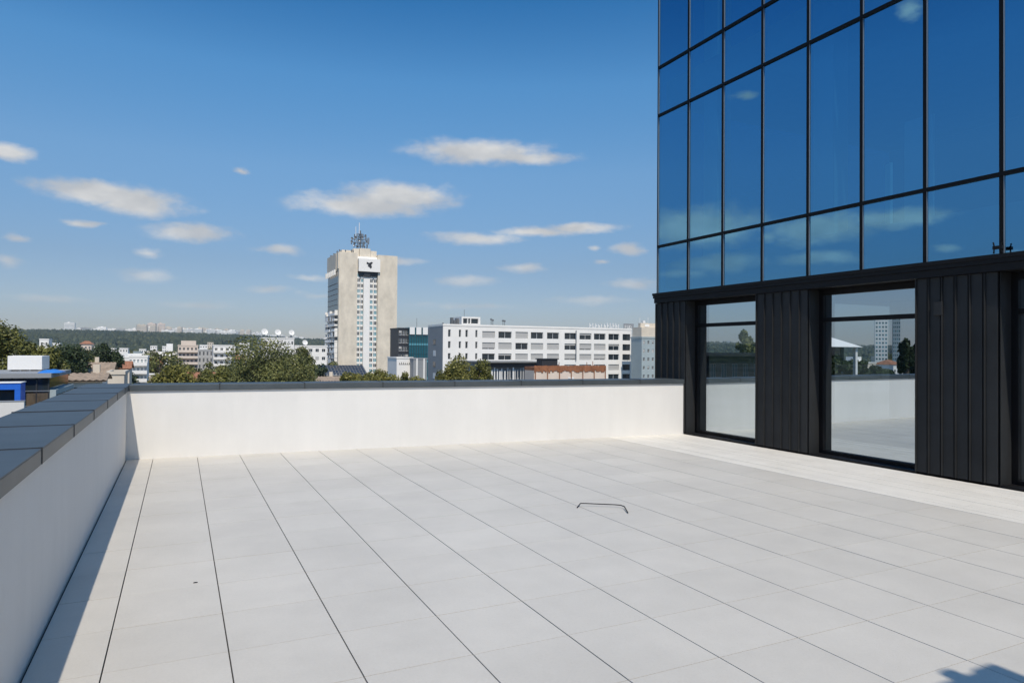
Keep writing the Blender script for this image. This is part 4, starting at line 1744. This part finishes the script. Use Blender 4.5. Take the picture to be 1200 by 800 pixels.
tree_px('broad_tree', 'tall olive green tree rising behind the white plant box at the left edge', 8, 379, 84, 88, 90, 9000, .42, 'leaf_olive', 1, 22)
tree_px('broad_tree', 'olive tree lower right of the tall left edge tree beside the plant box', 42, 391, 56, 80, 60, 5200, .38, 'leaf_olive', 2, 16)
tree_px('broad_tree', 'dark green tree standing between the left olive trees and the peach house', 78, 398.5, 54, 150, 46, 5200, .6, 'leaf_dark', 3, 16)
tree_px('broad_tree', 'dark pointed tree directly above the orange clay roof', 127, 401, 31, 170, 34, 3600, .55, 'leaf_dark', 4, 14)
tree_px('broad_tree', 'dark bushy tree below the peach house', 100, 409, 30, 165, 30, 3200, .55, 'leaf_green', 15, 12)
tree_px('broad_tree', 'yellow green round tree just left of the big dark tree', 202, 420, 52, 105, 52, 5200, .42, 'leaf_yellow', 5, 16)
tree_px('broad_tree', 'biggest round green tree in the middle distance left of the hotel tower', 303, 396, 128, 112, 104, 22000, .46, 'leaf_green', 6, 40)
tree_px('broad_tree', 'green tree leaning against the right side of the biggest round tree', 350, 408, 46, 118, 70, 5200, .5, 'leaf_green', 7, 14)
tree_px('broad_tree', 'reddish green bush at the left foot of the biggest round tree', 252, 427, 34, 100, 40, 3000, .4, 'leaf_olive', 8, 12)
tree_px('broad_tree', 'yellowish tree top before the foot of the hotel tower', 438, 431, 66, 95, 44, 5200, .42, 'leaf_yellow', 9, 18)
tree_px('broad_tree', 'small yellow green tree top under the hotel tower left corner', 408, 435, 40, 100, 30, 2600, .4, 'leaf_yellow', 16, 12)
tree_px('broad_tree', 'low yellow green tree top in front of the low white commercial building', 478, 434, 40, 98, 34, 3000, .4, 'leaf_yellow', 10, 12)
tree_px('broad_tree', 'olive yellow tree in front of the long white office block', 534, 414, 52, 100, 66, 6000, .42, 'leaf_yellow', 11, 18)
tree_px('broad_tree', 'olive tree right beside the yellow one before the canopy hall', 562, 420, 38, 104, 56, 4200, .42, 'leaf_olive', 12, 14)
# to the left, mirrored in the terrace windows
for k, (u_, vt_, w_, h_, D_, lm_) in enumerate(((872, 386, 22, 34, 85, 'leaf_green'), (890, 392, 18, 30, 88, 'leaf_green'), (1064, 398, 16, 40, 75, 'leaf_dark'), (1076, 402, 18, 40, 78, 'leaf_dark'), (982, 417, 24, 26, 60, 'leaf_dark'), (1004, 420, 30, 26, 64, 'leaf_dark'), (1030, 424, 30, 24, 66, 'leaf_dark'))):
    x_, y_, z_ = mspot(u_, vt_, D_)
    labs = ['tall poplar like tree far left beyond the glass pavilion', 'shorter poplar like tree far left beside the tall one', 'dark tree beside the pale residential towers', 'dark broad tree right of the residential towers', 'dark garden tree beside the pavilion', 'dark low garden tree past the pavilion', 'dark garden tree nearest the residential towers']
    make_tree('broad_tree', labs[k], x_, y_, z_, w_ / 2 * D_ / FPX, h_ / 2 * D_ / FPX, 3200, .4, lm_, 40 + k, 12)

# scattered town houses and trees up to the foot of the ridge
protos = []
for k, (w, d, h, wl, rf) in enumerate(((18, 12, 17, 'whitewall', None), (14, 12, 16, 'cream', None), (12, 11, 14, 'whitewall', 'clay'), (24, 12, 15, 'blind', None), (11, 9, 6.5, 'whitewall', 'clay'), (9, 9, 8.5, 'cream', 'clay'), (14, 10, 7, 'whitewall', 'oldclay'), (12, 11, 11, 'pinkwall', None), (16, 11, 13, 'whitewall', None), (10, 9, 7, 'cream', 'oldclay'))):
    root = empty('town_house', (0, 0, GROUND))
    q = MB()
    q.box(0, w, 0, d, 0, h)
    q.build('wall', M[wl], root)
    q = MB()
    if rf:
        o_ = .5
        q.v = [(-o_, -o_, h), (w + o_, -o_, h), (w + o_, d + o_, h), (-o_, d + o_, h), (d * .35, d / 2, h + 2.6), (w - d * .35, d / 2, h + 2.6)]
        q.f = [(0, 1, 5, 4), (1, 2, 5), (2, 3, 4, 5), (3, 0, 4), (3, 2, 1, 0)]
        q.m = [0] * 5
        q.build('roof', M[rf], root)
    else:
        q.box(-.2, w + .2, -.2, d + .2, h + .002, h + .4)
        q.box(w * .3, w * .55, d * .3, d * .7, h + .401, h + 2.6)
        q.build('roof', M['whitewall'], root)
    for fl_ in range(int(h // 3)):
        for c_ in range(3):
            q = MB()
            a = w * (c_ + .3) / 3
            q.box(a, a + w / 3 * .42, -.05, -.003, fl_ * 3 + 1.0, fl_ * 3 + 2.3)
            q.build('window', M['darkglass'], root)
    protos.append((root, wl, rf))
HL = {('cream', None): 'cream flat roofed apartment house in the crowded town below the ridge', ('blind', None): 'grey flat roofed apartment house in the crowded town below the ridge', ('whitewall', 'clay'): 'white house with a red hipped roof in the crowded town below the ridge', ('cream', 'clay'): 'cream house with a red hipped roof in the crowded town below the ridge',
      ('whitewall', 'oldclay'): 'white house with a faded brown roof in the crowded town below the ridge', ('pinkwall', None): 'pinkish flat roofed house in the crowded town below the ridge',
      ('whitewall', None): 'tall white flat roofed house in the crowded town below the ridge', ('cream', 'oldclay'): 'cream house with a faded brown roof in the crowded town below the ridge'}
used = set()
spots = []
for _ in range(4000):
    if len(spots) >= 240:
        break
    a = rng.uniform(-66, 16) if rng.random() < .45 else rng.uniform(-12, 11)
    r_ = 260 + 950 * rng.random() ** 1.1
    x_, y_ = r_ * math.sin(R(a)), r_ * math.cos(R(a))
    # keep clear of the buildings placed one by one
    if -18 < a < 16 and r_ < 330 and rng.random() < .8:
        continue
    if a > 11.5 and r_ > 240:
        continue
    if any((x_ - p[0]) ** 2 + (y_ - p[1]) ** 2 < 20 ** 2 for p in spots):
        continue
    spots.append((x_, y_))
for x_, y_ in spots:
    k = rng.randrange(len(protos))
    pr, wl, rf = protos[k]
    if k not in used:
        o = pr
        used.add(k)
    else:
        o = copy_tree(pr)
    o.location = (x_, y_, GROUND)
    o.rotation_euler.z = R(rng.choice((0, 0, 8, -12, 20)))
    tag(o, HL[(wl, rf)], 'house', 'houses of the crowded town')
tprot = []
for k, lm_ in enumerate(('leaf_green', 'leaf_dark', 'leaf_olive', 'leaf_green')):
    t_ = make_tree('town_tree', None, 0, 0, GROUND + 11 + 2.2 * k, 4.4 + .6 * k, 4.6, 1100, .9, lm_, 70 + k, 10)
    tprot.append((t_, lm_))
TL = {'leaf_green': 'green tree among the crowded town roofs', 'leaf_dark': 'dark tree among the crowded town roofs', 'leaf_olive': 'olive coloured tree among the crowded town roofs'}
usedt = set()
cnt = 0
while cnt < 230:
    a = rng.uniform(-66, 20) if rng.random() < .5 else rng.uniform(-12, 12)
    r_ = 200 + 1050 * rng.random() ** 1.2
    x_, y_ = r_ * math.sin(R(a)), r_ * math.cos(R(a))
    if any((x_ + -p[0]) ** 2 + (y_ - p[1] - 4) ** 2 < 11 ** 2 for p in spots):
        continue
    k = rng.randrange(4)
    t_, lm_ = tprot[k]
    o = t_ if k not in usedt else copy_tree(t_)
    usedt.add(k)
    s_ = rng.uniform(.8, 1.25)
    o.location = (x_, y_, GROUND)
    o.scale = (s_, s_, s_)
    o.rotation_euler.z = rng.uniform(0, 6.28)
    tag(o, TL[lm_], 'tree', 'trees of the crowded town')
    cnt += 1

# ------------------------------------------------------------------ apartment blocks on the ridge
rprot = []
for k, (w, d, h, ml) in enumerate(((34, 14, 26, 'whitewall'), (22, 14, 34, 'cream'), (60, 14, 17, 'whitewall'), (26, 16, 44, 'pinkwall'), (44, 14, 21, 'blind'))):
    root = empty('ridge_apartment_block', (0, 0, 0))
    q = MB()
    q.box(0, w, 0, d, -20, h)
    q.build('wall', M[ml], root)
    for j in range(int(h // 6)):
        q = MB()
        q.box(.8, w - .8, -.4, -.02, 1.5 + j * 6, 3.4 + j * 6)
        q.build('window_band', M['blind'] if k % 2 else M['bluegrey'], root)
    q = MB()
    q.box(w * .3, w * .5, 3, 9, h, h + 3.5)
    q.build('stair_head', M[ml], root)
    rprot.append((root, ml))
RL = {'whitewall': 'white apartment block on the skyline of the wooded ridge', 'cream': 'cream apartment tower on the skyline of the wooded ridge', 'pinkwall': 'pinkish high rise on the skyline of the wooded ridge', 'blind': 'grey apartment block on the skyline of the wooded ridge'}
usedr = set()


def ridge_block(a, r_, k, sc=1.0, sink=0.0):
    pr, ml = rprot[k]
    o = pr if k not in usedr else copy_tree(pr)
    usedr.add(k)
    o.location = (r_ * math.sin(R(a)), r_ * math.cos(R(a)), float(hill_z(np.array(a), np.array(r_))) + 9 - sink)
    o.rotation_euler.z = R(-a + rng.uniform(-30, 30))
    o.scale = (sc, sc, sc)
    tag(o, RL[ml], 'apartment block', 'apartment blocks on the ridge')


def azu(u):
    d = ray(u, 395)
    return math.degrees(math.atan2(d.x, d.y))


for u_ in np.arange(70, 160, 2.6):
    ridge_block(azu(u_ + rng.uniform(-1, 1)), rng.uniform(3080, 3300), rng.choice((2, 2, 4, 0)), .72, 1)
for u_ in np.arange(160, 188, 2.0):
    ridge_block(azu(u_ + rng.uniform(-1, 1)), rng.uniform(3060, 3200), rng.choice((1, 3, 1, 0)), .92)
for u_ in np.arange(187, 300, 2.2):
    ridge_block(azu(u_ + rng.uniform(-1, 1)), rng.uniform(3070, 3300), rng.choice((0, 1, 2, 4, 0)), .8)
for u_ in np.arange(302, 384, 2.6):
    ridge_block(azu(u_ + rng.uniform(-1, 1)), rng.uniform(3080, 3300), rng.choice((0, 2, 2, 4)), .6, 3)
ridge_block(azu(75), 3070, 0, 1.0, -4)
for a in np.arange(-62, -12, 2.6):
    ridge_block(a + rng.uniform(-.6, .6), rng.uniform(3070, 3300), rng.choice((0, 2, 4)), .7, 3)

# ------------------------------------------------------------------ haze
HAZE = True
if HAZE:
    hz_ = MB()
    hz_.box(-4250, 4250, -4250, 4250, GROUND - 1, 135)
    hm = bpy.data.materials.new('haze')
    hm.use_nodes = True
    t = hm.node_tree
    t.nodes.clear()
    o = t.nodes.new('ShaderNodeOutputMaterial')
    v = t.nodes.new('ShaderNodeVolumePrincipled')
    v.inputs['Color'].default_value = (.80, .88, 1.0, 1)
    v.inputs['Density'].default_value = .00008
    v.inputs['Anisotropy'].default_value = .2
    t.links.new(v.outputs[0], o.inputs['Volume'])
    ho = hz_.build('haze', hm)
    tag(ho, kind='stuff')
